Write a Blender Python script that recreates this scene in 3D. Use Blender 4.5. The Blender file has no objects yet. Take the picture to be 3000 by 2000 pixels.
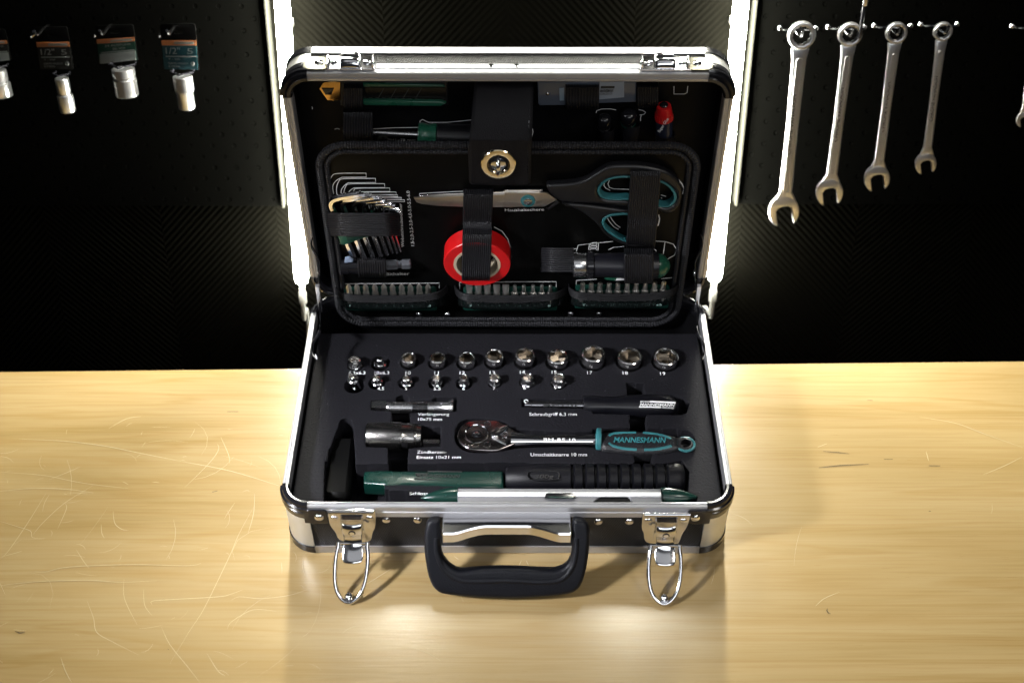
import bpy, bmesh, math, random
import numpy as np
from mathutils import Vector, Matrix, Euler
R=math.radians; PI=math.pi
sc=bpy.context.scene; COL=sc.collection
random.seed(7)
# ------------------------------------------------------------------ camera
F=3541.0; TH=R(45.79); ROLL=R(.0853); YAW=R(-.0192)
CAM=Vector((.0042,-.6326,.9282))
fw=Vector((math.sin(YAW)*math.cos(TH),math.cos(YAW)*math.cos(TH),-math.sin(TH)))
r0=Vector((math.cos(YAW),-math.sin(YAW),0)); u0=r0.cross(fw)
rr=r0*math.cos(ROLL)+u0*math.sin(ROLL); uu=-r0*math.sin(ROLL)+u0*math.cos(ROLL)
cd=bpy.data.cameras.new('camera'); cam=bpy.data.objects.new('camera',cd); COL.objects.link(cam)
cam.matrix_world=Matrix(((rr.x,uu.x,-fw.x,CAM.x),(rr.y,uu.y,-fw.y,CAM.y),(rr.z,uu.z,-fw.z,CAM.z),(0,0,0,1)))
cd.sensor_width=36; cd.lens=F/3000*36; cd.clip_start=.05; cd.clip_end=50
cd.dof.use_dof=True; cd.dof.focus_distance=1.13; cd.dof.aperture_fstop=5.0
sc.camera=cam
# ------------------------------------------------------------------ world and lamps
w=bpy.data.worlds.new('World'); sc.world=w; w.use_nodes=True
w.node_tree.nodes['Background'].inputs[0].default_value=(.50,.53,.60,1)
w.node_tree.nodes['Background'].inputs[1].default_value=.02
sc.view_settings.view_transform='Standard'; sc.view_settings.look='None'
sc.view_settings.exposure=.12; sc.view_settings.gamma=1
def area(name,loc,tgt,sx,sy,power,col,spread=180):
    l=bpy.data.lights.new(name,'AREA'); l.shape='RECTANGLE'; l.size=sx; l.size_y=sy; l.energy=power; l.color=col; l.spread=R(spread)
    o=bpy.data.objects.new(name,l); COL.objects.link(o); o.location=loc
    o.rotation_euler=(Vector(tgt)-Vector(loc)).to_track_quat('-Z','Y').to_euler(); return o
area('workshop_lamp_left',(-1.15,-.42,.98),(-.07,.07,.06),.14,.14,1.0,(.95,.96,1),23)
area('added_fill_right',(1.0,-.6,1.5),(.50,-.22,0),.35,.35,1.6,(1,.95,.88),80)  # added fill that brightens the right of the bench
area('added_fill_overhead',(0,-.75,2.0),(0,.05,0),1.6,.9,1.5,(.95,.97,1))  # added overhead panel, something soft for the chrome to reflect
area('added_fill_front',(.25,-1.35,1.15),(0,0,.1),1.1,.5,5.0,(.93,.96,1))  # added panel by the camera to lift wires, chrome and board
TUBE_POWER=345.0
# ------------------------------------------------------------------ frames and unprojection of photo positions onto real planes
class Fr:
    def __init__(s,o,u,v): s.o=Vector(o); s.u=Vector(u).normalized(); s.v=Vector(v).normalized(); s.n=s.u.cross(s.v)
    def p(s,u,v,h=0): return s.o+s.u*u+s.v*v+s.n*h
    def at(s,q,h=0):
        d=fw+rr*((q[0]-1500)/F)-uu*((q[1]-1000)/F)
        t=((s.o+s.n*h-CAM).dot(s.n))/d.dot(s.n); P=CAM+d*t-s.o
        return (P.dot(s.u),P.dot(s.v))
    def w(s,q,h=0): a=s.at(q,h); return s.p(a[0],a[1],h)
W,D,HB,LD,CR=.4,.2668,.0707,.0426,.025
ZF=.0557
TABLE=Fr((0,0,0),(1,0,0),(0,1,0))
FOAM=Fr((0,0,ZF),(1,0,0),(0,1,0))
BASE=Fr((0,0,HB),(1,0,0),(0,1,0))
LID=Fr((0,D,HB),(1,0,0),(0,0,1))
LIDIN=Fr((0,D+LD-.006,HB),(1,0,0),(0,0,1))
BOARD=Fr((0,.255,.0437),(1,0,0),(0,0,1))
FRONT=Fr((0,0,0),(1,0,0),(0,0,1))
WT=R(17); WALL=Fr((0,.493,0),(1,0,0),(0,math.sin(WT),math.cos(WT)))
CROP=dict(A=(800,100,3.136),B=(1450,100,3.136),C=(880,480,3.266),D=(1480,440,3.016),E=(860,940,3.675),F=(1480,940,3.459),
 G=(800,1320,3.267),H=(1500,1320,3.267),I=(0,0,2.45),J=(2100,0,2.24),K=(940,1460,4.611),L=(1860,1460,4.611),M=(1220,1480,4.3556),
 N=(1360,230,4.75),O=(1320,1200,7.84),Q=(1560,460,4.704),T=(0,1000,1.568),U=(2000,1000,1.568),S=(0,0,1),X=(0,0,.784))
def px(c,*a):
    ox,oy,s=CROP[c]
    L=[(ox+a[i]/s,oy+a[i+1]/s) for i in range(0,len(a),2)]
    return L if len(L)>1 else L[0]
def on(fr,pts,h=0): return [fr.at(q,h) for q in pts]
# ------------------------------------------------------------------ materials
MATS={}
def nd(nt,t,**k):
    n=nt.nodes.new(t)
    for a,b in k.items(): setattr(n,a,b)
    return n
def mat(name,col,rough=.5,metal=0,bump=0,bscale=400,coat=0,var=.12,vscale=60,spec=.5,emit=None,trans=0,aniso=None,sheen=0):
    if name in MATS: return MATS[name]
    m=bpy.data.materials.new(name); m.use_nodes=True; nt=m.node_tree; b=nt.nodes['Principled BSDF']
    b.inputs['Roughness'].default_value=rough; b.inputs['Metallic'].default_value=metal
    b.inputs['Coat Weight'].default_value=coat; b.inputs['Coat Roughness'].default_value=.08
    b.inputs['Specular IOR Level'].default_value=spec; b.inputs['Transmission Weight'].default_value=trans
    if sheen: b.inputs['Sheen Weight'].default_value=sheen
    tc=nd(nt,'ShaderNodeTexCoord'); no=nd(nt,'ShaderNodeTexNoise'); no.inputs['Scale'].default_value=vscale; no.inputs['Detail'].default_value=6
    nt.links.new(tc.outputs['Object'],no.inputs['Vector'])
    mx=nd(nt,'ShaderNodeMix',data_type='RGBA')
    mx.inputs[6].default_value=(*[c*(1-var) for c in col],1); mx.inputs[7].default_value=(*[min(1,c*(1+var)) for c in col],1)
    nt.links.new(no.outputs[0],mx.inputs[0]); nt.links.new(mx.outputs[2],b.inputs['Base Color'])
    mr=nd(nt,'ShaderNodeMapRange'); mr.inputs[3].default_value=rough*.82; mr.inputs[4].default_value=min(1,rough*1.2)
    nt.links.new(no.outputs[0],mr.inputs[0]); nt.links.new(mr.outputs[0],b.inputs['Roughness'])
    if bump:
        n2=nd(nt,'ShaderNodeTexNoise'); n2.inputs['Scale'].default_value=bscale; n2.inputs['Detail'].default_value=4
        if aniso:
            mp=nd(nt,'ShaderNodeMapping'); mp.inputs['Scale'].default_value=aniso
            nt.links.new(tc.outputs['Object'],mp.inputs[0]); nt.links.new(mp.outputs[0],n2.inputs['Vector'])
        else: nt.links.new(tc.outputs['Object'],n2.inputs['Vector'])
        bp=nd(nt,'ShaderNodeBump'); bp.inputs['Strength'].default_value=bump; bp.inputs['Distance'].default_value=.0006
        nt.links.new(n2.outputs[0],bp.inputs['Height']); nt.links.new(bp.outputs[0],b.inputs['Normal'])
    if emit:
        b.inputs['Emission Color'].default_value=(*emit[0],1); b.inputs['Emission Strength'].default_value=emit[1]
    MATS[name]=m; return m
alu=mat('brushed_aluminium',(.48,.48,.50),.48,.8,.03,500,var=.05)
alu2=mat('satin_aluminium_corner',(.60,.60,.58),.42,.8,.1,900)
chrome=mat('chrome',(.84,.84,.86),.12,1,.05,120,var=.04)
steel=mat('satin_steel',(.62,.62,.63),.26,1,.12,500)
dsteel=mat('dark_steel',(.30,.30,.32),.24,1,.1,400)
blk=mat('black_plastic',(.010,.010,.012),.34,0,.12,900)
blkg=mat('gloss_black_plastic',(.008,.008,.010),.16,0,.03,300)
blkh=mat('grained_black_plastic',(.004,.0045,.007),.42,0,.6,700,spec=.25)
foamm=mat('black_foam',(.0056,.0054,.0078),.8,0,.9,420,var=.8,vscale=420,spec=.2)
liner=mat('black_liner',(.0025,.0025,.003),.5,0,.2,600,spec=.15)
boardm=mat('black_board',(.0018,.0018,.0018),.38,0,.08,300,spec=.12)
leather=mat('black_leather',(.0045,.0045,.0065),.5,0,.9,900,spec=.22,aniso=(2.2,1,.6))
elastic=mat('black_elastic',(.0095,.0095,.012),.55,0,.5,900,spec=.35)
ink=mat('white_print',(.85,.85,.85),.6,0,0)
teal=mat('teal_rubber',(.026,.14,.155),.38,0,.05,500)
tealg=mat('teal_print',(.04,.20,.22),.35,0,.05,500)
green=mat('green_plastic',(.003,.024,.018),.26,0,.04,300,coat=.2)
green2=mat('bright_green_plastic',(.012,.085,.05),.28,0,.04,300,coat=.2)
dgreen=mat('dark_green_plastic',(.003,.030,.022),.3,0,.05,300)
red=mat('red_tape',(.62,.008,.010),.33,0,.06,250)
redcap=mat('red_plastic',(.50,.010,.012),.3,0,.05,300)
paper=mat('cardboard_core',(.50,.42,.30),.8,0,.3,700)
gold=mat('brass_plate',(.70,.42,.14),.22,1,.05,200)
nickel=mat('nickel_ring',(.85,.74,.52),.14,1,.03,200)
orange=mat('orange_print',(.13,.036,.004),.5)
cardteal=mat('teal_card',(.003,.016,.02),.45,spec=.1)
cardgreen=mat('green_card',(.003,.013,.009),.45,spec=.1)
cardgrey=mat('grey_card',(.005,.005,.0045),.45,spec=.1)
greyprint=mat('grey_print',(.06,.066,.063),.5)
clear=mat('clear_plastic',(.55,.60,.66),.12,0,.05,200,trans=.75,coat=.3)
bladem=mat('scissor_steel',(.60,.54,.47),.30,1,.3,300,aniso=(.1,3,3))
cablem=mat('grey_cable',(.35,.35,.33),.5)
scr=mat('scratch_mark',(.50,.40,.23),.45,var=.2,vscale=300)
dent=mat('dark_dent',(.05,.035,.015),.7)
def mesh_panel_mat():
    m=mat('black_dimpled_sheet',(.006,.0055,.005),.30,0,spec=.3); nt=m.node_tree; b=nt.nodes['Principled BSDF']
    tc=nt.nodes['Texture Coordinate']; mp=nd(nt,'ShaderNodeMapping'); mp.inputs['Rotation'].default_value=(R(45),R(45),R(45)); mp.inputs['Scale'].default_value=(1,1,1)
    a=nd(nt,'ShaderNodeVectorMath',operation='SCALE'); a.inputs[3].default_value=2*PI/.0022
    nt.links.new(tc.outputs['Object'],a.inputs[0])
    sx=nd(nt,'ShaderNodeSeparateXYZ'); nt.links.new(a.outputs[0],sx.inputs[0])
    # x pattern times (y+z) pattern so that it works on every side of the case
    ad=nd(nt,'ShaderNodeMath',operation='ADD'); nt.links.new(sx.outputs[1],ad.inputs[0]); nt.links.new(sx.outputs[2],ad.inputs[1])
    s1=nd(nt,'ShaderNodeMath',operation='SINE'); nt.links.new(sx.outputs[0],s1.inputs[0])
    s2=nd(nt,'ShaderNodeMath',operation='SINE'); nt.links.new(ad.outputs[0],s2.inputs[0])
    pr=nd(nt,'ShaderNodeMath',operation='MULTIPLY'); nt.links.new(s1.outputs[0],pr.inputs[0]); nt.links.new(s2.outputs[0],pr.inputs[1])
    bp=nd(nt,'ShaderNodeBump'); bp.inputs['Strength'].default_value=1; bp.inputs['Distance'].default_value=.0006
    nt.links.new(pr.outputs[0],bp.inputs['Height']); nt.links.new(bp.outputs[0],b.inputs['Normal']); return m
panelm=mesh_panel_mat()
def wood_mat():
    m=bpy.data.materials.new('maple_bench'); m.use_nodes=True; nt=m.node_tree; b=nt.nodes['Principled BSDF']
    tc=nd(nt,'ShaderNodeTexCoord')
    def noise(sc_,scale,det=5,dist=0,rough=.5):
        mp=nd(nt,'ShaderNodeMapping'); mp.inputs['Scale'].default_value=sc_; nt.links.new(tc.outputs['Object'],mp.inputs[0])
        n=nd(nt,'ShaderNodeTexNoise'); n.inputs['Scale'].default_value=scale; n.inputs['Detail'].default_value=det; n.inputs['Distortion'].default_value=dist; n.inputs['Roughness'].default_value=rough
        nt.links.new(mp.outputs[0],n.inputs['Vector']); return n.outputs[0]
    def ramp(src,stops):
        r=nd(nt,'ShaderNodeValToRGB'); e=r.color_ramp.elements
        while len(e)<len(stops): e.new(.5)
        for i,(p,c) in enumerate(stops): e[i].position=p; e[i].color=c if len(c)==4 else (*c,1)
        nt.links.new(src,r.inputs[0]); return r.outputs[0]
    def mul(a,b_,f=1):
        x=nd(nt,'ShaderNodeMix',data_type='RGBA',blend_type='MULTIPLY'); x.inputs[0].default_value=f
        nt.links.new(a,x.inputs[6]); nt.links.new(b_,x.inputs[7]); return x.outputs[2]
    base=ramp(noise((.35,3.6,1),3,7,.8,.58),[(.30,(.24,.163,.056)),(.43,(.335,.238,.106)),(.56,(.375,.275,.134)),(.68,(.335,.233,.102)),(.8,(.28,.192,.070))])
    fine=ramp(noise((.9,38,1),10,6,.3),[(.3,(.84,.78,.68)),(.55,(1,1,1)),(1,(1.0,.98,.94))])
    flame=ramp(noise((.45,9,1),3,3,1.2),[(.40,(1,1,1)),(.46,(.90,.83,.72)),(.50,(1,1,1)),(.60,(.96,.92,.86)),(.66,(1,1,1))])
    pores=ramp(noise((5,110,1),9,2,0),[(.0,(.6,.5,.38)),(.25,(.78,.68,.54)),(.31,(1,1,1))])
    c=mul(mul(mul(base,fine,.55),flame,.7),pores,.5)
    nt.links.new(c,b.inputs['Base Color'])
    rg=nd(nt,'ShaderNodeMapRange'); rg.inputs[3].default_value=.15; rg.inputs[4].default_value=.30
    nt.links.new(noise((1,1,1),14,6,.3),rg.inputs[0]); nt.links.new(rg.outputs[0],b.inputs['Roughness'])
    bp=nd(nt,'ShaderNodeBump'); bp.inputs['Strength'].default_value=.12; bp.inputs['Distance'].default_value=.0006
    nt.links.new(noise((1.5,30,1),20,5,.2),bp.inputs['Height']); nt.links.new(bp.outputs[0],b.inputs['Normal'])
    b.inputs['Specular IOR Level'].default_value=.6
    return m
wood=wood_mat()
def wall_mat():
    m=mat('black_chevron_panel',(.0011,.00105,.0008),.6,spec=.0); nt=m.node_tree; b=nt.nodes['Principled BSDF']; tc=nt.nodes['Texture Coordinate']
    sx=nd(nt,'ShaderNodeSeparateXYZ'); nt.links.new(tc.outputs['Object'],sx.inputs[0])
    pp=nd(nt,'ShaderNodeMath',operation='PINGPONG'); pp.inputs[1].default_value=.14
    sh=nd(nt,'ShaderNodeMath',operation='ADD'); sh.inputs[1].default_value=.0
    nt.links.new(sx.outputs[0],sh.inputs[0]); nt.links.new(sh.outputs[0],pp.inputs[0])
    ad=nd(nt,'ShaderNodeMath',operation='ADD'); nt.links.new(pp.outputs[0],ad.inputs[0]); nt.links.new(sx.outputs[2],ad.inputs[1])
    mu=nd(nt,'ShaderNodeMath',operation='MULTIPLY'); mu.inputs[1].default_value=2*PI/.0085; nt.links.new(ad.outputs[0],mu.inputs[0])
    si=nd(nt,'ShaderNodeMath',operation='SINE'); nt.links.new(mu.outputs[0],si.inputs[0])
    bp=nd(nt,'ShaderNodeBump'); bp.inputs['Strength'].default_value=.4; bp.inputs['Distance'].default_value=.0010
    nt.links.new(si.outputs[0],bp.inputs['Height']); nt.links.new(bp.outputs[0],b.inputs['Normal']); return m
wallm=wall_mat()
def peg_mat():
    m=mat('black_perforated_board',(.0008,.0008,.0007),.6,spec=.0); nt=m.node_tree; b=nt.nodes['Principled BSDF']; tc=nt.nodes['Texture Coordinate']
    P=.0254
    sx=nd(nt,'ShaderNodeSeparateXYZ'); nt.links.new(tc.outputs['Object'],sx.inputs[0])
    def M(op,a,b_):
        n=nd(nt,'ShaderNodeMath',operation=op)
        for i,v in enumerate((a,b_)):
            if isinstance(v,(int,float)): n.inputs[i].default_value=v
            else: nt.links.new(v,n.inputs[i])
        return n.outputs[0]
    def grid(off):
        def ax(s): return M('SUBTRACT',M('FRACT',M('ADD',M('DIVIDE',s,P),off+100),0),.5)
        a,c=ax(sx.outputs[0]),ax(sx.outputs[2])
        return M('MULTIPLY',M('SQRT',M('ADD',M('MULTIPLY',a,a),M('MULTIPLY',c,c)),0),P)
    d=M('MINIMUM',grid(0),grid(.5))
    mr=nd(nt,'ShaderNodeMapRange'); mr.inputs[1].default_value=.0018; mr.inputs[2].default_value=.0026; nt.links.new(d,mr.inputs[0])
    bp=nd(nt,'ShaderNodeBump'); bp.inputs['Strength'].default_value=1; bp.inputs['Distance'].default_value=.002
    nt.links.new(mr.outputs[0],bp.inputs['Height']); nt.links.new(bp.outputs[0],b.inputs['Normal']); return m
pegm=peg_mat()
def net_mat():
    m=mat('black_net',(.006,.008,.008),.25); nt=m.node_tree; b=nt.nodes['Principled BSDF']; tc=nt.nodes['Texture Coordinate']
    v=nd(nt,'ShaderNodeTexVoronoi',feature='DISTANCE_TO_EDGE'); v.inputs['Scale'].default_value=420; nt.links.new(tc.outputs['Object'],v.inputs['Vector'])
    mr=nd(nt,'ShaderNodeMapRange'); mr.inputs[1].default_value=.05; mr.inputs[2].default_value=.22; mr.inputs[3].default_value=1; mr.inputs[4].default_value=.45
    nt.links.new(v.outputs[0],mr.inputs[0]); nt.links.new(mr.outputs[0],b.inputs['Alpha'])
    return m
netm=net_mat()
def rubber_grip():
    m=mat('knurled_black_rubber',(.012,.012,.014),.4); nt=m.node_tree; b=nt.nodes['Principled BSDF']; tc=nt.nodes['Texture Coordinate']
    mp=nd(nt,'ShaderNodeMapping'); mp.inputs['Rotation'].default_value=(0,0,R(45)); nt.links.new(tc.outputs['Object'],mp.inputs[0])
    v=nd(nt,'ShaderNodeTexVoronoi',distance='CHEBYCHEV'); v.inputs['Scale'].default_value=450; v.inputs['Randomness'].default_value=0; nt.links.new(mp.outputs[0],v.inputs['Vector'])
    bp=nd(nt,'ShaderNodeBump'); bp.inputs['Strength'].default_value=.8; bp.inputs['Distance'].default_value=.0008; bp.invert=True
    nt.links.new(v.outputs[0],bp.inputs['Height']); nt.links.new(bp.outputs[0],b.inputs['Normal']); return m
gripm=rubber_grip()
# ------------------------------------------------------------------ building helpers
ORG={}
def thing(name,label,cat,loc,group=None):
    o=bpy.data.objects.new(name,None); COL.objects.link(o); o.empty_display_size=.01; o.location=loc
    o['label']=label; o['category']=cat
    if group: o['group']=group
    ORG[o.name]=Vector(loc); return o
def link(name,me,m,parent=None,label=None,smooth=40):
    o=bpy.data.objects.new(name,me); COL.objects.link(o)
    if not me.materials: me.materials.append(m)
    if smooth is not None:
        for p in me.polygons: p.use_smooth=True
        me.set_sharp_from_angle(angle=R(smooth))
    if parent:
        o.parent=parent; ORG[o.name]=ORG[parent.name]
    if label: o['label']=label
    return o
def mk(name,V,Fc,m,parent=None,label=None,smooth=40,fix=True):
    og=ORG[parent.name] if parent else Vector((0,0,0))
    me=bpy.data.meshes.new(name); me.from_pydata([tuple(Vector(v)-og) for v in V],[],Fc)
    if fix:
        bm=bmesh.new(); bm.from_mesh(me); bmesh.ops.recalc_face_normals(bm,faces=bm.faces); bm.to_mesh(me); bm.free()
    me.update(); return link(name,me,m,parent,label,smooth)
def join(parts):   # [(V,F)] -> one V,F
    V=[];Fc=[]
    for v,f in parts:
        k=len(V); V+=list(v); Fc+=[tuple(i+k for i in q) for q in f]
    return V,Fc
def plate(name,fr,loops,h0,h1,m,parent=None,bev=.0004,label=None,res=2,smooth=40):
    """solid plate with outline loops (frame u,v), nested loops are holes"""
    cu=bpy.data.curves.new('c','CURVE'); cu.dimensions='2D'; cu.fill_mode='BOTH'
    t=h1-h0; bev=min(bev,t*.49); cu.extrude=t/2-bev; cu.bevel_depth=bev; cu.bevel_resolution=res; cu.offset=-bev
    for L in loops:
        s=cu.splines.new('POLY'); s.points.add(len(L)-1); s.use_cyclic_u=True
        for i,(a,b) in enumerate(L): s.points[i].co=(a,b,0,1)
    ob=bpy.data.objects.new('c',cu); me=bpy.data.meshes.new_from_object(ob)
    bpy.data.objects.remove(ob); bpy.data.curves.remove(cu)
    og=ORG[parent.name] if parent else Vector((0,0,0)); hm=(h0+h1)/2
    for v in me.vertices: v.co=fr.p(v.co.x,v.co.y,v.co.z+hm)-og
    me.materials.clear(); me.name=name
    bm=bmesh.new(); bm.from_mesh(me); bmesh.ops.remove_doubles(bm,verts=bm.verts,dist=1e-6); bmesh.ops.recalc_face_normals(bm,faces=bm.faces); bm.to_mesh(me); bm.free()
    return link(name,me,m,parent,label,smooth)
def smooth_loop(L,n=2):
    for _ in range(n):
        o=[]
        for i in range(len(L)):
            a,b=L[i],L[(i+1)%len(L)]
            o+=[(a[0]*.75+b[0]*.25,a[1]*.75+b[1]*.25),(a[0]*.25+b[0]*.75,a[1]*.25+b[1]*.75)]
        L=o
    return L
def catmull(P,k=6,closed=False):
    n=len(P); out=[]; P=[Vector(p) for p in P]
    rng=range(n) if closed else range(n-1)
    for i in rng:
        a=P[(i-1)%n] if closed or i>0 else P[0]; b=P[i]; c=P[(i+1)%n]; d=P[(i+2)%n] if closed or i+2<n else P[n-1]
        for j in range(k):
            t=j/k; out.append(.5*((2*b)+(c-a)*t+(2*a-5*b+4*c-d)*t*t+(-a+3*b-3*c+d)*t**3))
    if not closed: out.append(P[-1])
    return out
def rrect(u0,u1,v0,v1,r,n=6):
    o=[]
    for cx,cy,a in ((u1-r,v0+r,-90),(u1-r,v1-r,0),(u0+r,v1-r,90),(u0+r,v0+r,180)):
        for i in range(n+1):
            t=R(a+90*i/n); o.append((cx+r*math.cos(t),cy+r*math.sin(t)))
    return o
def circ(u,v,r,n=24,a0=0): return [(u+r*math.cos(a0+2*PI*i/n),v+r*math.sin(a0+2*PI*i/n)) for i in range(n)]
def lathe(o,ax,prof,n=28,ref=None,cap=True):
    """prof [(distance along axis, radius)]"""
    ax=Vector(ax).normalized(); o=Vector(o)
    x=ax.orthogonal().normalized() if ref is None else (Vector(ref)-ax*Vector(ref).dot(ax)).normalized(); y=ax.cross(x); V=[];Fc=[]
    for s,r in prof:
        for i in range(n):
            a=2*PI*i/n; V.append(o+ax*s+(x*math.cos(a)+y*math.sin(a))*r)
    for k in range(len(prof)-1):
        for i in range(n): j=(i+1)%n; Fc.append((k*n+i,k*n+j,(k+1)*n+j,(k+1)*n+i))
    if cap: Fc.append(tuple(range(n))); Fc.append(tuple((len(prof)-1)*n+i for i in range(n)))
    return V,Fc
def tube(P,r,n=8,closed=False,rad=None,up=None,sx=1,sy=1,a0=0):
    P=[Vector(p) for p in P]; m=len(P); V=[];Fc=[]
    T=[(P[(i+1)%m]-P[i-1] if closed else P[min(i+1,m-1)]-P[max(i-1,0)]).normalized() for i in range(m)]
    x=Vector(up) if up is not None else T[0].orthogonal()
    for i in range(m):
        x=(x-T[i]*x.dot(T[i])); x=x.normalized() if x.length>1e-6 else T[i].orthogonal().normalized(); y=T[i].cross(x); q=rad[i] if rad else r
        for k in range(n):
            a=a0+2*PI*k/n; V.append(P[i]+x*math.cos(a)*q*sx+y*math.sin(a)*q*sy)
    for i in range(m if closed else m-1):
        for k in range(n):
            l=(k+1)%n; a=i*n; b=((i+1)%m)*n; Fc.append((a+k,a+l,b+l,b+k))
    if not closed: Fc.append(tuple(range(n))); Fc.append(tuple((m-1)*n+k for k in range(n)))
    return V,Fc
def box(fr,u0,u1,v0,v1,h0,h1):
    V=[fr.p(u,v,h) for h in (h0,h1) for u,v in ((u0,v0),(u1,v0),(u1,v1),(u0,v1))]
    return V,[(0,1,2,3),(4,5,6,7),(0,1,5,4),(1,2,6,5),(2,3,7,6),(3,0,4,7)]
def dome(c,n,r,hgt,seg=14,rings=4):
    return lathe(c,n,[(0,r)]+[(hgt*math.sin(PI/2*i/rings),max(r*math.cos(PI/2*i/rings),r*.02)) for i in range(1,rings+1)],seg)
def ribbon(fr,P,wd,h,wend=None):
    """flat printed line"""
    n=len(P);V=[];Fc=[]
    P=[Vector(p) for p in P]
    for i,p in enumerate(P):
        t=(P[min(i+1,n-1)]-P[max(i-1,0)]); t=t.normalized() if t.length>0 else Vector((1,0)); q=Vector((-t.y,t.x))
        ww=wd if wend is None else wd*(.15+.85*math.sin(PI*min(1,max(0,(i+.3)/(n-.4)))))
        a=p+q*ww/2;b=p-q*ww/2; V+=[fr.p(a.x,a.y,h),fr.p(b.x,b.y,h)]
    for i in range(n-1): Fc.append((2*i,2*i+1,2*i+3,2*i+2))
    return V,Fc
def lines(name,fr,Ls,wd,h,m,parent,label=None):
    V,Fc=join([ribbon(fr,L,wd,h) for L in Ls]); o=mk(name,V,Fc,m,parent,label,None,fix=False)
    if len(Ls)>1: o['kind']='stuff'
    return o
def text(name,s,fr,q0,q1,hpx,h,m,parent,up=None,ext=.00008,label=None,shear=0,bold=0):
    """text from photo point q0 (baseline start) to q1 (baseline end); hpx = photo point at cap height above q0"""
    cu=bpy.data.curves.new('t','FONT'); cu.body=s; cu.size=1; cu.extrude=0; cu.fill_mode='FRONT'; cu.resolution_u=3; cu.shear=shear; cu.offset=bold
    ob=bpy.data.objects.new('t',cu); me=bpy.data.meshes.new_from_object(ob); bpy.data.objects.remove(ob); bpy.data.curves.remove(cu)
    if not me.vertices: return
    xs=[v.co.x for v in me.vertices]; x0,x1=min(xs),max(xs)
    a=Vector(fr.at(q0,h)); b=Vector(fr.at(q1,h)); c=Vector(fr.at(hpx,h)); ex=(b-a)/(x1-x0); 
    d=(c-a); perp=Vector((-ex.y,ex.x)).normalized(); ey=perp*abs(d.dot(perp))/.70
    if up=='flip': ey=-ey
    og=ORG[parent.name]
    for v in me.vertices:
        p=a+ex*(v.co.x-x0)+ey*v.co.y; v.co=fr.p(p.x,p.y,h)-og
    me.materials.clear(); me.name=name
    return link(name,me,m,parent,label,None)
def band(name,fr,path,wd,nr,m,parent,rib=.0009,cross=None,label=None,th=.0009):
    """ribbed elastic band; path [(u,v,h)] ; ribs run along its length"""
    P=[fr.p(*p) for p in path]; n=len(P); k=nr*4; V=[];Fc=[]
    for i in range(n):
        t=(P[min(i+1,n-1)]-P[max(i-1,0)]).normalized()
        c=fr.n.cross(t); c=c.normalized() if cross is None else (fr.u*cross[0]+fr.v*cross[1]).normalized(); nn=t.cross(c).normalized()
        if nn.dot(fr.n)<0: nn=-nn
        if abs(t.dot(fr.n))>.95: nn=-fr.v if i<n/2 else fr.v
        for j in range(k+1):
            a=j/k-.5; V.append(P[i]+c*(a*wd)+nn*(rib*abs(math.sin(PI*nr*(j/k)))+th))
    for i in range(n-1):
        for j in range(k): a=i*(k+1)+j; Fc.append((a,a+1,a+k+2,a+k+1))
    o=mk(name,V,Fc,m,parent,label,60,fix=False); s=o.modifiers.new('s','SOLIDIFY'); s.thickness=th; s.offset=0
    return o
def copy_tree(o,label=None,loc=None,rot=None):
    c=o.copy(); COL.objects.link(c); 
    if loc is not None: c.location=loc; ORG[c.name]=Vector(loc)
    if rot is not None: c.rotation_euler=rot
    if label: c['label']=label
    for ch in list(o.children):
        d=ch.copy(); COL.objects.link(d); d.parent=c
        for g in list(ch.children):
            e=g.copy(); COL.objects.link(e); e.parent=d
    return c
ORD=['leftmost','second from the left','third from the left','fourth from the left','fifth from the left','fifth from the right','fourth from the right','third from the right','second from the right','rightmost']
# ================================================================== SETTING
def structure(o): o['kind']='structure'; return o
# wall
o=mk('wall',[WALL.p(u,v,0) for u,v in ((-2.5,-1.0),(2.5,-1.0),(2.5,1.8),(-2.5,1.8))]+[WALL.p(u,v,-.03) for u,v in ((-2.5,-1.0),(2.5,-1.0),(2.5,1.8),(-2.5,1.8))],[(0,1,2,3),(4,5,6,7),(0,1,5,4),(1,2,6,5),(2,3,7,6),(3,0,4,7)],wallm,None,None,None)
structure(o)
fl=mk('floor',[(-3,-3,-.9),(3,-3,-.9),(3,3,-.9),(-3,3,-.9)],[(0,1,2,3)],mat('dark_floor',(.03,.03,.03),.6),None,None,None); structure(fl)
# workbench
tb=thing('workbench','pale maple workbench top with scratches under the open tool case','workbench',(0,-.2,0))
a=TABLE.at((0,1088)); b=TABLE.at((3000,1057)); sl=(b[1]-a[1])/(b[0]-a[0]); y0=a[1]-sl*a[0]
TE=lambda x:y0+sl*x
TF=Fr((0,0,0),(1,0,0),(0,1,0))
plate('tabletop',TF,[[(-1.1,-.85),(1.1,-.85),(1.1,TE(1.1)),(-1.1,TE(-1.1))]],-.04,0,wood,tb,bev=.0012)
for x in (-1.0,1.0):
    for y in (-.78,TE(x)-.08):
        V,Fc=box(TF,x-.035,x+.035,y-.035,y+.035,-.9,-.041); mk('leg',V,Fc,blk,tb)
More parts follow.
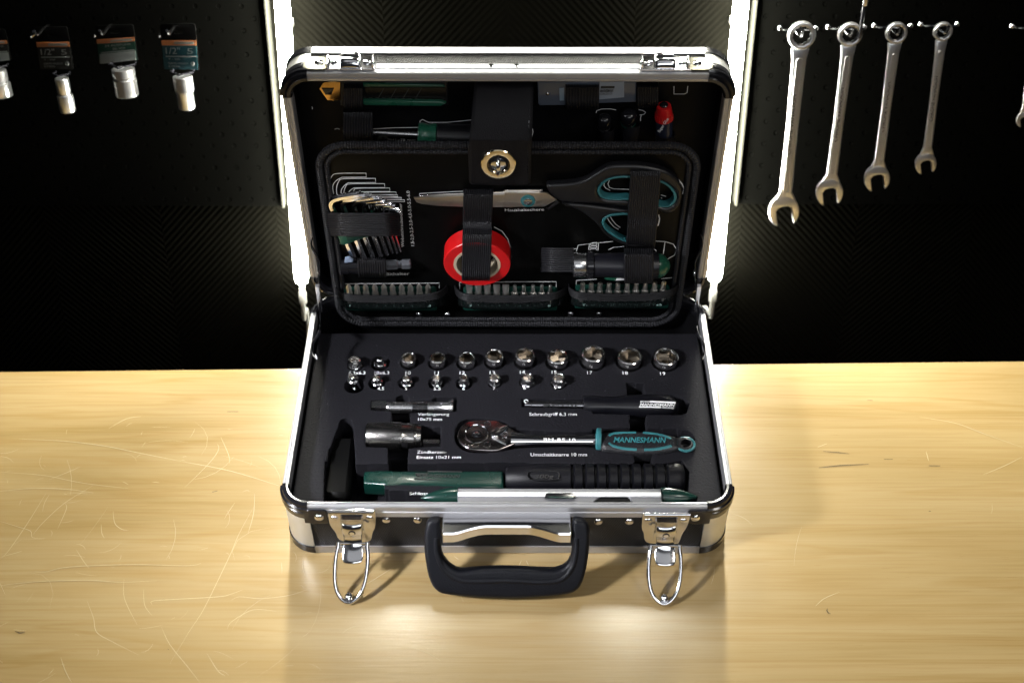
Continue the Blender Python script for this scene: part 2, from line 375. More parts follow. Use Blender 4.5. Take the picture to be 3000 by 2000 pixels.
# scratches of the bench: photographed ones first, then small random ones
SC=[('T',0,688,120,676,240,675,340,682,430,695),('T',160,1057,210,1058,280,1040,400,1030,620,1024,860,1029,925,1018),('T',700,1210,697,1193,760,1186,1000,1172,1060,1160,1115,1140),
('T',90,448,300,458,480,480,620,508,840,552),('T',840,552,1060,595,1290,665),('T',0,1120,180,1102,400,1096,560,1105,720,1098),
('T',465,840,468,880,480,903),('T',742,1310,780,1390,860,1490,920,1567),('T',400,1190,430,1270,445,1335,520,1380,640,1440),('T',1165,760,1100,880,1062,970,1000,1100,930,1240,870,1330,780,1480),
('T',1000,470,1003,500,960,560,850,670),('T',1015,440,1050,520,1055,560),('T',1170,700,1165,790,1140,880),('T',500,400,560,365,600,350,650,345),('T',225,635,300,605,370,575),
('T',150,890,200,830,300,740,430,660),('T',300,745,305,770,265,860),('T',0,825,80,850,140,870,150,900,210,905),('T',1060,1190,1100,1172,1200,1180,1330,1165,1420,1135),
('T',1045,1320,1060,1290,1130,1245,1180,1230,1270,1238),('T',350,955,385,1010,410,1042),('T',0,990,70,972,100,962),('T',520,780,528,835,560,862,590,866),('T',280,1450,300,1510,330,1567),
('T',660,1135,665,1210,700,1260),('T',570,1090,572,1180,630,1300),('T',0,1000,40,960,130,830,210,700),('T',950,1430,1000,1510,1035,1535),('T',0,600,200,615,380,650,590,675),
('U',1085,347,1250,375,1400,430,1565,488),('U',1560,530,1480,570,1380,612),('U',610,1215,650,1180,720,1150),('U',1118,505,1130,550),
('G',870,1290,1000,1210,1160,1110),('M',480,650,540,690),('M',1400,700,1440,790),('M',1340,700,1280,830)]
Ls=[]
for s in SC:
    P=on(TABLE,px(s[0],*s[1:])); Ls.append((catmull([(p[0],p[1],0) for p in P],5),.0007 if len(Ls)<6 else .0005))
for i in range(300):
    L_=i<225
    u=random.uniform(-.62,-.17) if L_ else random.uniform(-.2,.62); v=random.uniform(-.28,.16) if L_ else random.uniform(-.30,.2)
    if not L_ and u>.2 and random.random()<.6: continue
    a=random.choice([random.gauss(0,.25),random.gauss(1.0,.3),random.uniform(0,PI)]); l=random.choice([.004,.007,.012,.02,.045]); k=random.gauss(0,.5)
    Ls.append(([Vector((u+math.cos(a+k*t)*l*t,v+math.sin(a+k*t)*l*t,0)) for t in (0,.25,.5,.75,1)],random.uniform(.00015,.00042)))
V,Fc=join([ribbon(TABLE,[(p[0],p[1]) for p in L],wd,.0003,1) for L,wd in Ls if all(p[1]<TE(p[0])-.003 for p in L)])
o=mk('scratch',V,Fc,scr,tb,'fine pale scratches in the varnish',None,fix=False); o['kind']='stuff'
DN=[('T',1045,323,1095,323),('T',70,1330,92,1338,115,1334),('T',770,1412,775,1414),('U',645,505,712,510,765,516),('U',625,580,720,570,855,563),('U',925,541,965,541),('U',1130,571,1182,572),('U',1130,779,1140,780),('U',665,1226,662,1235,668,1245,679,1251),('U',848,271,872,272),('T',975,692,1000,686)]
V,Fc=join([ribbon(TABLE,on(TABLE,px(s[0],*s[1:])),.0009,.0004,1) for s in DN])
o=mk('dent',V,Fc,dent,tb,'small dark nicks in the wood',None,fix=False); o['kind']='stuff'
# pegboards
def pegboard(side):
    s=-1 if side=='left' else 1
    q0,q1=((777,0),(831,606)) if s<0 else ((2216,0),(2156,600))
    hh=.018
    a=Vector(WALL.at(q0,hh)); b=Vector(WALL.at(q1,hh)); dr=(a-b).normalized(); top=b+dr*1.2
    t=thing('pegboard','black perforated pegboard on the wall at the '+side+', '+('behind the carded sockets' if s<0 else 'behind the row of wrenches'),'pegboard',WALL.p(b.x,b.y,0))
    far=Vector((s*1.4,b.y))
    plate('panel',WALL,[[(b.x,b.y),(top.x,top.y),(far.x,top.y),(far.x,far.y)]],.004,hh-.002,pegm,t,bev=.0008)
    n=Vector((-dr.y,dr.x))*.002*(1 if s<0 else -1)
    e=-n
    P=[b+e,top+e,top+e*.0-n,b-n]
    P=[b-n*.6,top-n*.6,top+n*.6,b+n*.6]
    plate('edge_strip',WALL,[[(p.x,p.y) for p in P]],.0005,hh+.004,mat('pale_edge_strip',(.010,.010,.008),.7,spec=.05),t,bev=.0004)
pegboard('left'); pegboard('right')
# LED tubes
emis=mat('led_glow',(1,1,1),.5,emit=((1.0,.985,.86),TUBE_POWER))
def led(side,q0,q1,cable):
    h=.030
    a=Vector(WALL.at(q0,h)); b=Vector(WALL.at(q1,h)); dr=(a-b).normalized(); L=1.25
    t=thing('led_tube','glowing white tube lamp on the wall '+side,'lamp',WALL.p(b.x,b.y,0))
    A=WALL.p(b.x,b.y,h); B=WALL.p(b.x+dr.x*L,b.y+dr.y*L,h); ax=(B-A).normalized(); r=.0083
    V,Fc=lathe(A,ax,[(-.008,r*.35),(-.006,r*.8),(0,r),(L,r),(L+.004,r*.8)],24); mk('diffuser',V,Fc,emis,t)
    V,Fc=lathe(A-ax*.0085,-ax,[(0,r*.42),(.010,r*.42),(.012,r*.55),(.026,r*.55),(.027,r*.35),(.045,r*.32),(.047,.0022),(.05,.0020)],16); mk('plug',V,Fc,cablem,t)
    P=[A-ax*.055]+[WALL.w(q,.02) for q in cable]; V,Fc=tube(catmull(P,5),.0022,8); mk('cable',V,Fc,cablem,t)
    for k in (.08,.24,.6):
        V,Fc=box(WALL,-.006,.006,-.004,.004,.0,.018); c=WALL.p(0,0,0); p=WALL.p(b.x+dr.x*L*k,b.y+dr.y*L*k,0)
        mk('bracket',[v-c+p for v in V],Fc,cablem,t)
led('behind the left side of the tool case',(826,0),(883,812),px('S',898,905,904,960,906,1100))
led('behind the right side of the tool case',(2172,0),(2094,806),px('S',2062,900,2040,960,2030,1100))
# ================================================================== WRENCHES AND CARDS ON THE WALL
def hook(q,h0,kind,label,group):
    t=thing('wall_hook',label,'hook',WALL.w(q,.018),group)
    u,v=WALL.at(q,.018); P=lambda a,b,h:WALL.p(u+a,v+b,h)
    if kind=='double':
        V,Fc=join([tube([P(-.022,.0,.018),P(-.020,.0,.024),P(.016,.0,.024),P(.018,.0,.018)],.0014,8)]); mk('crossbar',V,Fc,chrome,t)
        V,Fc=tube(catmull([P(-.006,0,.024),P(-.006,-.002,.040),P(-.006,.0,.052),P(-.006,.008,.058)],4),.0016,8); mk('prong',V,Fc,chrome,t)
        for a in (-.022,.018):
            V,Fc=dome(P(a,0,.017),WALL.n,.0032,.002,10,3); mk('foot',V,Fc,chrome,t)
    else:
        V,Fc=tube(catmull([P(-.022,-.008,.018),P(-.020,-.009,.026),P(-.004,.002,.028),P(0,.004,.030)],4),.0013,8); mk('crossbar',V,Fc,chrome,t)
        V,Fc=tube(catmull([P(0,.004,.024),P(0,.004,.040),P(.001,.003,.060),P(.001,.009,.068)],4),.0016,8); mk('prong',V,Fc,chrome,t)
    return t
wst=mat('matt_wrench_steel',(.60,.60,.61),.30,.95,.15,600)
def wrench(ring,Rr,head,Rh,ws,label):
    h=.040; u0,v0=WALL.at(px('J',*ring),h); u1,v1=WALL.at(px('J',*head),h); k=.5*(1/2.24)
    sc_=1/2540/2.24; Rr*=sc_; Rh*=sc_; ws*=sc_
    t=thing('combination_wrench',label,'wrench',WALL.p(u0,v0,h),'combination wrenches hanging on the right pegboard')
    d=Vector((u1-u0,v1-v0)); L=d.length; d.normalize(); n=Vector((-d.y,d.x))
    P=lambda s,c:((u0+d.x*s+n.x*c),(v0+d.y*s+n.y*c))
    # ring end
    hr=[P(Rr*.70*(1.0 if i%2 else .9)*math.cos(2*PI*i/24),Rr*.70*(1.0 if i%2 else .9)*math.sin(2*PI*i/24)) for i in range(24)]
    plate('ring_end',WALL,[circ(u0,v0,Rr,40),hr],h-Rr*.28,h+Rr*.32,wst,t,bev=Rr*.12)
    # shaft, slimmer in the middle
    s0=Rr*.92; s1=L-Rh*.72
    lo=[P(s0,ws*.62),P(s0+.012,ws*.5),P((s0+s1)/2,ws*.42),P(s1-.010,ws*.46),P(s1,ws*.8)]
    hi=[P(s1,-ws*.8),P(s1-.010,-ws*.46),P((s0+s1)/2,-ws*.42),P(s0+.012,-ws*.5),P(s0,-ws*.62)]
    o=plate('shaft',WALL,[lo+hi],h-ws*.24,h+ws*.20,wst,t,bev=ws*.16)
    gr=[]
    for e,s_ in ((s0+.014,-1),(s1-.014,1)):
        for i in range(7):
            a=PI/2*s_*-1+0; ang=-PI/2+PI*i/6 if s_>0 else PI/2+PI*i/6
            gr.append(P(e+ws*.20*math.cos(ang),ws*.20*math.sin(ang)))
    L2=[(gr[i],gr[(i+1)%len(gr)]) for i in range(len(gr))]
    V,Fc=tube([WALL.p(a[0],a[1],h+ws*.20) for a in gr],ws*.05,6,closed=True); mk('panel_rim',V,Fc,wst,t)
    text('stamping','CHROME VANADIUM',WALL,px('J',ring[0]+(head[0]-ring[0])*.68+8,ring[1]+(head[1]-ring[1])*.68),px('J',ring[0]+(head[0]-ring[0])*.34+8,ring[1]+(head[1]-ring[1])*.34),px('J',ring[0]+(head[0]-ring[0])*.68-14,ring[1]+(head[1]-ring[1])*.68),h+ws*.205,dsteel,t)
    # open end: C shaped head turned 15 degrees
    a0=R(12); out=[]; half=R(34)
    for i in range(31):
        a=half+(2*PI-2*half)*i/30+a0; rr_=Rh*(1.0+.10*math.cos(2*(a-a0)))
        out.append(P(L+rr_*math.cos(a)*.95,rr_*math.sin(a)))
    iw=Rh*.47; dep=-Rh*.30
    def Q(x,y): return P(L+x*math.cos(a0)-y*math.sin(a0),x*math.sin(a0)+y*math.cos(a0))
    inn=[Q(Rh*.86,-iw),Q(dep+iw*.4,-iw),Q(dep,-iw*.6),Q(dep-.0005,0),Q(dep,iw*.6),Q(dep+iw*.4,iw),Q(Rh*.86,iw)]
    plate('open_end',WALL,[out+inn],h-Rh*.17,h+Rh*.17,wst,t,bev=Rh*.06)
    return t
WR=[((555,232),86,(438,1385),110,92,'largest wrench, hanging closest to the right lamp tube'),((873,226),74,(738,1262),96,78,'second largest wrench, hanging next to the largest one'),
((1177,216),66,(1050,1172),90,70,'third wrench in the row, hanging between the second largest and the smallest whole one'),((1482,207),58,(1370,1075),74,60,'smallest fully visible wrench, at the right end of the row of four')]
for i,(a,ra,b_,rb,wsz,lab) in enumerate(WR):
    wrench(a,ra,b_,rb,wsz,lab)
    hook(px('J',a[0]-8,a[1]-45),.018,'double','chrome hook carrying the '+['largest','second largest','third','smallest whole'][i]+' wrench','chrome hooks on the right pegboard')
wrench((2080,190),40,(2014,785),52,40,'partly visible small wrench cut off by the right edge of the photo')
hook(px('J',2075,175),.018,'double','chrome hook at the right edge of the photo above the cut-off wrench','chrome hooks on the right pegboard')
# driver tip hanging into the picture above the wrenches
t=thing('screwdriver','steel screwdriver shaft hanging down from above between second and third wrench','screwdriver',WALL.w(px('J',970,38),.04))
u,v=WALL.at(px('J',970,38),.045)
V,Fc=lathe(WALL.p(u,v,.045),WALL.v,[(0,.0026),(.001,.0030),(.12,.0030),(.121,.0028)],14); mk('shaft',V,Fc,chrome,t)
V,Fc=lathe(WALL.p(u-.0005,v-.035,.045),WALL.v,[(0,.0010),(.004,.0022),(.034,.0024)],10); mk('tip',V,Fc,blkg,t)
V,Fc=lathe(WALL.p(u,v+.1215,.045),WALL.v,[(0,.006),(.003,.011),(.03,.010),(.08,.012),(.10,.008)],16); mk('handle',V,Fc,blk,t)
# carded sockets
HK=[0,1,2,3]
def carded(cardpoly,mcard,sock,label,style,hookq):
    h=.034; P=on(WALL,px('I',*cardpoly),h)
    t=thing('carded_socket',label,'socket package',WALL.p(P[0][0],P[0][1],h),'carded sockets hanging on the left pegboard')
    # card : P = top-left, top-right, bottom-right, bottom-left of the printed part
    TL,TR,BR,BL=[Vector(p) for p in P]
    up=(TL-BL); hd=up*.52
    hole=(TL+TR)/2+up*.30; rx=(TR-TL)*.16
    B=lambda a,b:(lambda p:(p.x,p.y))((TL*(1-a)+TR*a)*(b)+(BL*(1-a)+BR*a)*(1-b))
    plate('backing_card',WALL,[[B(-.02,-.02),B(1.02,-.02),B(1.02,1.0),B(1.0,1.50),B(.95,1.56),B(.05,1.56),B(0,1.50),B(-.02,1.0)],[B(.36,1.26),B(.40,1.21),B(.60,1.21),B(.64,1.26),B(.60,1.31),B(.40,1.31)][::-1]],h-.0012,h,mat('black_card',(.001,.001,.001),.6,spec=.02),t,bev=.0003)
    plate('print_panel',WALL,[[B(0,0),B(1,0),B(1,.82),B(0,.82)]],h+.0002,h+.0008,mcard,t,bev=.0001)
    plate('orange_stripe',WALL,[[B(0,.83),B(1,.83),B(1,1),B(0,1)]],h+.0002,h+.0010,orange,t,bev=.0001)
    plate('stripe_label',WALL,[[B(.36,.87),B(.93,.87),B(.93,.96),B(.36,.96)]],h+.0010,h+.0013,greyprint,t,bev=.0001)
    plate('divider_line',WALL,[[B(.08,.43),B(.97,.43),B(.97,.47),B(.08,.47)]],h+.0010,h+.0013,greyprint,t,bev=.0001)
    def tx(s,a,b,y,hh):
        cu=bpy.data.curves.new('t','FONT'); cu.body=s; cu.resolution_u=2; ob=bpy.data.objects.new('t',cu); me=bpy.data.meshes.new_from_object(ob); bpy.data.objects.remove(ob)
        xs=[q.co.x for q in me.vertices]; x0,x1=min(xs),max(xs)
        for q in me.vertices:
            p=B(a+(b-a)*(q.co.x-x0)/(x1-x0),y+hh*q.co.y/.7); q.co=WALL.p(p[0],p[1],h+.0014)-ORG[t.name]
        me.materials.clear(); link('lettering',me,mat('pale_print',(.09,.095,.09),.5),t,None,None)
    if style=='half':
        tx('1/2"',.10,.52,.54,.22); tx('5',.72,.90,.54,.20); tx('T - 300',.16,.5,.33,.06); tx('CHROME VANADIUM',.14,.72,.18,.07); tx('STEEL',.14,.5,.08,.06)
        V,Fc=dome(WALL.p(*B(.86,.20),h+.0008),WALL.n,.0024,.0006,12,2); mk('seal',V,Fc,greyprint,t)
    else:
        tx('24 AUSFUHR',.2,.90,.68,.09); tx('SK-VDI',.40,.72,.52,.10); plate('lower_panel',WALL,[[B(.02,0.0),B(.98,0),B(.98,.40),B(.04,.40)]],h+.0009,h+.0014,greyprint,t,bev=.0001); tx('26 mm',.28,.8,.12,.16)
    # socket hanging under the card
    (a,b_),L,r1,r2,neck=sock
    u,v=WALL.at(px('I',a,b_),h+.012); s=1/2.45/2560; L*=s;r1*=s;r2*=s
    V,Fc=lathe(WALL.p(u,v,h+.012),-WALL.v+WALL.u*.02,[(0,r1*.55),(.0003,r1*.9),(.001,r1),(L*neck,r1),(L*neck+.001,r1*.9),(L*neck+.0025,r1*.9),(L*neck+.0035,r2),(L-.001,r2),(L,r2*.93),(L,r2*.7),(L-.008,r2*.66)],28)
    mk('socket',V,Fc,wst,t)
    V,Fc=tube([WALL.p(u+dx,v+.004,h+z) for dx,z in ((-r1*1.05,.004),(-r1*1.15,.012),(0,.012+r1*1.2),(r1*1.15,.012),(r1*1.05,.004))],.0012,6); mk('holder_clip',V,Fc,blkg,t)
    hook(px('I',*hookq),.018,'single','small chrome hook holding the '+['first','second','third','cut-off fourth'][HK.pop(0)]+' carded socket from the left lamp tube','chrome hooks on the left pegboard')
carded((1160,290,1408,290,1422,500,1180,497),cardteal,((1308,545),232,66,56,.44),'teal and orange card with a small socket, nearest the left lamp tube','half',(1280,195))
carded((695,285,965,268,985,430,716,458),cardgreen,((880,490),195,76,78,.28),'green and orange card with a wide socket, between two other carded sockets','de',(815,195))
carded((262,305,497,302,522,495,292,497),cardgrey,((440,560),240,46,54,.42),'dark grey and orange card with a slim stepped socket, third from the left lamp tube','half',(360,200))
carded((-200,300,50,290,75,430,-175,460),cardgrey,((-30,500),190,66,74,.4),'card with orange stripe cut off by the left edge of the photo','de',(-90,200))
# ================================================================== TOOL CASE
case=thing('tool_case','open aluminium framed black tool case standing on the bench','tool case',(0,D/2,0))
def arc(cx,cy,r,a0,a1,n=8): return [(cx+r*math.cos(R(a0+(a1-a0)*i/n)),cy+r*math.sin(R(a0+(a1-a0)*i/n))) for i in range(n+1)]
def sweep_profile(fr,path,prof,closed=False,outward=None):
    """path [(u,v,nu,nv)] with outward normal, prof [(out,h)] closed cross section"""
    V=[];Fc=[];n=len(prof)
    for (u,v,nu,nv) in path:
        for o_,h in prof: V.append(fr.p(u+nu*o_,v+nv*o_,h))
    m=len(path)
    for i in range(m-1):
        for k in range(n): l=(k+1)%n; Fc.append((i*n+k,i*n+l,(i+1)*n+l,(i+1)*n+k))
    Fc.append(tuple(range(n))); Fc.append(tuple((m-1)*n+k for k in range(n)))
    return V,Fc
def shell(fr,dep,which):
    W2=W/2; c=CR
    sides=[('front' ,(-W2+c,0),( W2-c,0),(0,-1)),('right',(W2,c),(W2,D-c),(1,0)),('back',(W2-c,D),(-W2+c,D),(0,1)),('left',(-W2,D-c),(-W2,c),(-1,0))]
    railp=[(0,-.0148),(0,-.0085),(-.0010,-.0080),(-.0010,-.0066),(0,-.0060),(0,-.0012),(-.0008,0),(-.0032,.0004),(-.0038,-.0008),(-.0050,-.0008),(-.0056,.0004),(-.0080,0),(-.0088,-.001),(-.0088,-.012),(-.0030,-.012),(-.0030,-.0148)]
    if which=='base': railp=[(a*(1 if a>-.0031 else .60)-(0 if a>-.0031 else .0006),b_) for a,b_ in railp]
    botp=[(0,-dep+.0105),(0,-dep+.001),(-.001,-dep),(-.010,-dep),(-.010,-dep+.003),(-.003,-dep+.003),(-.003,-dep+.0105)]
    for nm,a,b_,n in sides:
        P=[(*a,*n),(*b_,*n)]
        V,Fc=sweep_profile(fr,P,railp); mk('rim_rail',V,Fc,alu,case,None,25)
        V,Fc=sweep_profile(fr,P,botp); mk('edge_rail',V,Fc,alu,case,None,25)
        pp=[(-.0012,-.0140),(-.0012,-dep+.0095),(-.0055,-dep+.0095),(-.0055,-.0140)]
        V,Fc=sweep_profile(fr,P,pp); mk('side_panel',V,Fc,panelm,case,None,25)
        lw=-.0058 if which=='base' else -.0085
        lp=[(-.0056,-.0125),(-.0056,-dep+.004),(lw,-dep+.004),(lw,-.0125)]
        V,Fc=sweep_profile(fr,P,lp); mk('lining',V,Fc,liner,case,None,25)
    cs=[((W2-c,c),-90),((W2-c,D-c),0),((-W2+c,D-c),90),((-W2+c,c),180)]
    for (cx,cy),a0 in cs:
        path=[(cx+c*math.cos(R(a0+90*i/10)),cy+c*math.sin(R(a0+90*i/10)),math.cos(R(a0+90*i/10)),math.sin(R(a0+90*i/10))) for i in range(11)]
        cp=[(.0004,-.0150),(.0004,-dep+.0112),(-.0054,-dep+.0112),(-.0054,-.0150)]
        V,Fc=sweep_profile(fr,path,cp); mk('corner_post',V,Fc,alu2,case,None,30)
        # moulded corner protector with ridges
        tp=[(.0016,-.0120),(.0022,-.0100),(.0018,-.0078),(.0006,-.0070),(.0022,-.0058),(.0020,-.0028),(.0004,-.0018),(-.0004,.0008),(-.0028,.0014),(-.0038,.0004),(-.0050,.0014),(-.0078,.0012),(-.0094,-.0004),(-.0096,-.012),(-.006,-.016),(.0014,-.016)]
        if which=='base': tp=[(a*(1 if a>-.0031 else .62)-(0 if a>-.0031 else .0006),b_) for a,b_ in tp]
        V,Fc=sweep_profile(fr,path,tp); mk('corner_protector',V,Fc,blkg,case,None,35)
        bp=[(.0014,-dep+.0112),(.0016,-dep+.003),(-.0006,-dep-.0),(-.012,-dep-.0),(-.012,-dep+.003),(-.004,-dep+.0112)]
        V,Fc=sweep_profile(fr,path,bp); mk('foot_cap',V,Fc,blkg,case,None,35)
        lp=[(-.0056,-.0125),(-.0056,-dep+.004),(lw,-dep+.004),(lw,-.0125)]
        V,Fc=sweep_profile(fr,path,lp); mk('lining',V,Fc,liner,case,None,25)
    # riveted tabs of the protectors on the front (base) or top (lid) side
    fy=0 if which=='base' else D; ny=-1 if which=='base' else 1
    TF_=Fr(fr.p(0,fy,0),fr.u,fr.n)  # u = x , v = depth direction (up towards opening)
    if ny>0: TF_=Fr(fr.p(0,fy,0),-fr.u,fr.n)
    for s in (-1,1):
        L=[(s*(W2-c+.004),-.0148),(s*(W2-c+.004),-.0212),(s*(W2-c-.004),-.0222),(s*(W2-c-.0155),-.0218),(s*(W2-c-.0170),-.0205),(s*(W2-c-.0170),-.0045),(s*(W2-c-.0150),-.0028),(s*(W2-c-.0005),-.0028),(s*(W2-c+.004),-.0060)]
        plate('protector_tab',TF_,[L],.0003,.0022,blkg if which=='base' else mat('black_tab_painted_sheen',(.10,.095,.07),.3,.9),case,bev=.0005)  # lid tabs are the same black, their grey reflection is put into the colour
        V,Fc=dome(TF_.p(s*(W2-c-.0095),-.0128,.0022),TF_.n,.0042,.0020); mk('rivet',V,Fc,chrome,case)
    # floor / top sheet
    hf=-dep+.0005
    plate('floor_panel',fr,[rrect(-W2+.004,W2-.004,.004,D-.004,c-.004)],hf+.0006,hf+.004,liner,case,bev=.0002)
shell(BASE,HB,'base'); shell(LID,LD,'lid')
# small rivets
for q in px('S',1131.5,1523.5,1223,1523.5,1753,1528,1844,1528):
    V,Fc=dome(Vector(FRONT.w(q,-.0012)),(0,-1,0),.0040,.0018); mk('rivet',V,Fc,chrome,case)
TOP=Fr((0,0,HB+D),(1,0,0),(0,1,0))
for q in px('S',1438.7,196,1513.8,196):
    V,Fc=dome(Vector(TOP.w(q,-.0012)),(0,0,1),.0040,.0018); mk('rivet',V,Fc,chrome,case)
# ---- latches on the base
def latch(px0,open_hi,which):
    K=lambda *a:px(which,*a)
    FR=FRONT
    root=mk('latch',[],[],chrome,case) if False else None
    # outline of back plate measured on the front face
    if which=='K':
        out=K(95,205,97,175,120,150,720,150,742,175,745,380,700,450,690,530,665,570,560,585,300,575,225,530,200,450,130,370,105,300); tab=K(270,200,550,200,560,560,300,560)
    else:
        out=K(100,240,105,205,125,190,730,190,748,210,738,280,700,390,640,470,600,590,560,610,250,605,160,590,120,540,118,460,85,400,95,300); tab=K(290,250,590,250,545,600,265,600)
    pl=plate('latch_plate',FR,[smooth_loop(on(FR,out,.002),1)],.0003,.0026,chrome,case,bev=.0006)
    x0,x1=[FR.at(q,.002)[0] for q in (out[0],out[9] if False else K(745,300))]; cx=(x0+x1)/2
    ztop=FR.at(K(400,160 if which=='K' else 195),.002)[1]
    # rolled top edge
    V,Fc=tube([FR.p(x0+.001,ztop-.0008,.003),FR.p(x1-.001,ztop-.0008,.003)],.0022,10); mk('rolled_edge',V,Fc,chrome,case)
    for s in (-1,1):
        V,Fc=dome(FR.p(cx+s*.0155,ztop-.0105,.0024),FR.n,.0036,.0020); mk('rivet',V,Fc,chrome,case)
    # two cheeks of the toggle housing
    hw=.0092
    for s in (-1,1):
        V,Fc=join([box(FR,cx+s*hw-.0006,cx+s*hw+.0006,ztop-.033,ztop-.006,.0026,.0075)]); mk('cheek',V,Fc,chrome,case)
    V,Fc=box(FR,cx-hw,cx+hw,ztop-.0115,ztop-.0065,.0026,.0036); mk('slot_plate',V,Fc,blkg,case)
    # curved toggle lever, hanging open
    prof=[(ztop-.0125,.0078),(ztop-.0150,.0105),(ztop-.020,.0118),(ztop-.026,.0120),(ztop-.030,.0135),(ztop-.034,.0180),(ztop-.038,.0245),(ztop-.041,.0300)]
    wd=[.0086,.0088,.0084,.0082,.0078,.0086,.0098,.0084]
    P=[];Fc=[];n=8
    for (z,h),w_ in zip(prof,wd):
        for k in range(n+1):
            t=k/n*2-1; P.append(FR.p(cx+t*w_,z,h-.0016*t*t))
    for i in range(len(prof)-1):
        for k in range(n): a=i*(n+1)+k; Fc.append((a,a+1,a+n+2,a+n+1))
    o=mk('toggle_lever',P,Fc,chrome,case,None,60,fix=False); s_=o.modifiers.new('s','SOLIDIFY'); s_.thickness=.0012; b_=o.modifiers.new('b','SUBSURF'); b_.levels=b_.render_levels=2
    V,Fc=lathe(FR.p(cx,ztop-.0195,.0121),FR.n,[(0,.0030),(.0005,.0032),(.0008,.0024),(-.0004,.0022)],16); kh=mk('keyhole',V,Fc,blkg,case)
    # pin and bail wire
    zp=ztop-.031; V,Fc=tube([FR.p(cx-.0145,zp,.0150),FR.p(cx+.0145,zp,.0150)],.0011,8); mk('hinge_pin',V,Fc,chrome,case)
    A=Vector(FR.p(cx,zp,.0150)); bot=TABLE.w(K(372,1400) if which=='K' else K(392,1420),.003); dn=(bot-A); L=dn.length; dn.normalize()
    side=(bot.x-cx)/L
    loop=[]
    for s,pw in ((-.0128,-.001),(-.0130,.004),(-.0140,.010),(-.0143,.020),(-.0135,L*.62),(-.0112,L*.80),(-.0070,L*.93),(-.0025,L*.992),(0,L),(.0025,L*.992),(.0070,L*.93),(.0112,L*.80),(.0135,L*.62),(.0143,.020),(.0140,.010),(.0130,.004),(.0128,-.001)):
        loop.append(A+dn*pw+Vector((s,0,0)))
    V,Fc=tube(catmull(loop,5),.0020,10); mk('bail_wire',V,Fc,chrome,case)
    V,Fc=lathe(A+dn*(L-.004),-dn,[(-.003,.0006),(-.001,.0034),(.002,.0036),(.004,.0024),(.005,.0006)],12); mk('bail_stop',V,Fc,chrome,case)
latch(0,0,'K'); latch(0,0,'L')
# ---- catches on the lid
for (xa,xb,ya,yb) in ((953,1098,163,219),(1876,2024,171,228)):
    a=TOP.at((xa,(ya+yb)/2),.003); b_=TOP.at((xb,(ya+yb)/2),.003); cx=(a[0]+b_[0])/2; hw=(b_[0]-a[0])/2
    v0=D+.003; v1=D+.026
    out=[(cx-hw,v0),(cx-hw*.98,v1-.006),(cx-hw*.85,v1-.002),(cx-hw*.45,v1-.001),(cx-hw*.35,v1+.002),(cx+hw*.35,v1+.002),(cx+hw*.45,v1-.001),(cx+hw*.85,v1-.002),(cx+hw*.98,v1-.006),(cx+hw,v0)]
    plate('catch_plate',TOP,[out],.0002,.0022,chrome,case,bev=.0006)
    for s in (-1,1):
        V,Fc=box(TOP,cx+s*hw*.92-.001,cx+s*hw*.92+.001,v0+.001,v1-.006,.002,.0065); o=mk('catch_flange',V,Fc,chrome,case); o.modifiers.new('b','BEVEL').width=.0007
        V,Fc=dome(TOP.p(cx+s*hw*.66,v0+.010,.0022),TOP.n,.0040,.0020); mk('rivet',V,Fc,chrome,case)
    # humped hook
    prof=[(v0+.001,.0020),(v0+.002,.0065),(v0+.005,.0095),(v0+.0085,.0098),(v0+.010,.0060),(v0+.013,.0045),(v0+.017,.0075),(v0+.021,.0070),(v0+.0245,.0022)]
    wd=[.42,.42,.42,.42,.40,.40,.42,.36,.20]; P=[];Fc=[];n=10
    for (v,h),w_ in zip(prof,wd):
        for k in range(n+1):
            t=k/n*2-1; P.append(TOP.p(cx+t*w_*hw,v,h-.0020*t**4))
    for i in range(len(prof)-1):
        for k in range(n): q=i*(n+1)+k; Fc.append((q,q+1,q+n+2,q+n+1))
    o=mk('catch_hook',P,Fc,chrome,case,None,60,fix=False); s_=o.modifiers.new('s','SOLIDIFY'); s_.thickness=.001; b_=o.modifiers.new('b','SUBSURF'); b_.levels=b_.render_levels=1
# ---- handle bracket and handle
xa,xb=FRONT.at((1298,1530),.01)[0],FRONT.at((1671,1530),.01)[0]; zt=.0583
n=24; V=[];Fc=[]
def dep_(t):
    a=abs(t*2-1); return .0115+.0078*min(1,max(0,(a-.35)/.45))**1.3
for i in range(n+1):
    t=i/n; x=xa+(xb-xa)*t; d_=dep_(t); lo=.0105-.001*math.cos((t-.5)*PI)
    for (yy,zz) in ((-.0002,zt),(-d_+.0012,zt-.0006),(-d_,zt-.0018),(-d_-.0019,zt-lo),(-d_-.0005,zt-lo-.0002),(-d_+.0016,zt-.003),(-.0002,zt-.0022)): V.append((x,yy,zz))
k=7
for i in range(n):
    for j in range(k): l=(j+1)%k; Fc.append((i*k+j,i*k+l,(i+1)*k+l,(i+1)*k+j))
Fc+= [tuple(range(k)),tuple(n*k+j for j in range(k))]
mk('handle_bracket',V,Fc,chrome,case,None,20)
for x in (xa,xb):
    V,Fc=box(FRONT,x-.0007,x+.0007,zt-.0125,zt,.0002,.0192); o=mk('bracket_cheek',V,Fc,chrome,case); o.modifiers.new('b','BEVEL').width=.0005
hp=Vector((0,-.012,.0500)); hb=Vector((0,-.0455,.0085)); HAN=Fr(hp,(1,0,0),(hp-hb))
HO=px('M',150,190,110,260,92,420,100,620,140,880,185,1010,250,1095,350,1145,700,1180,1170,1200,1600,1178,1900,1148,2030,1112,2110,1020,2165,850,2205,600,2216,400,2200,260,2160,200,2080,180,2000,175,
 1990,300,1990,560,1968,690,1900,780,1790,828,1680,830,1300,808,1000,806,750,818,580,840,480,815,390,740,330,650,305,540,300,300,300,180,230,175)
L=on(HAN,HO,.007)
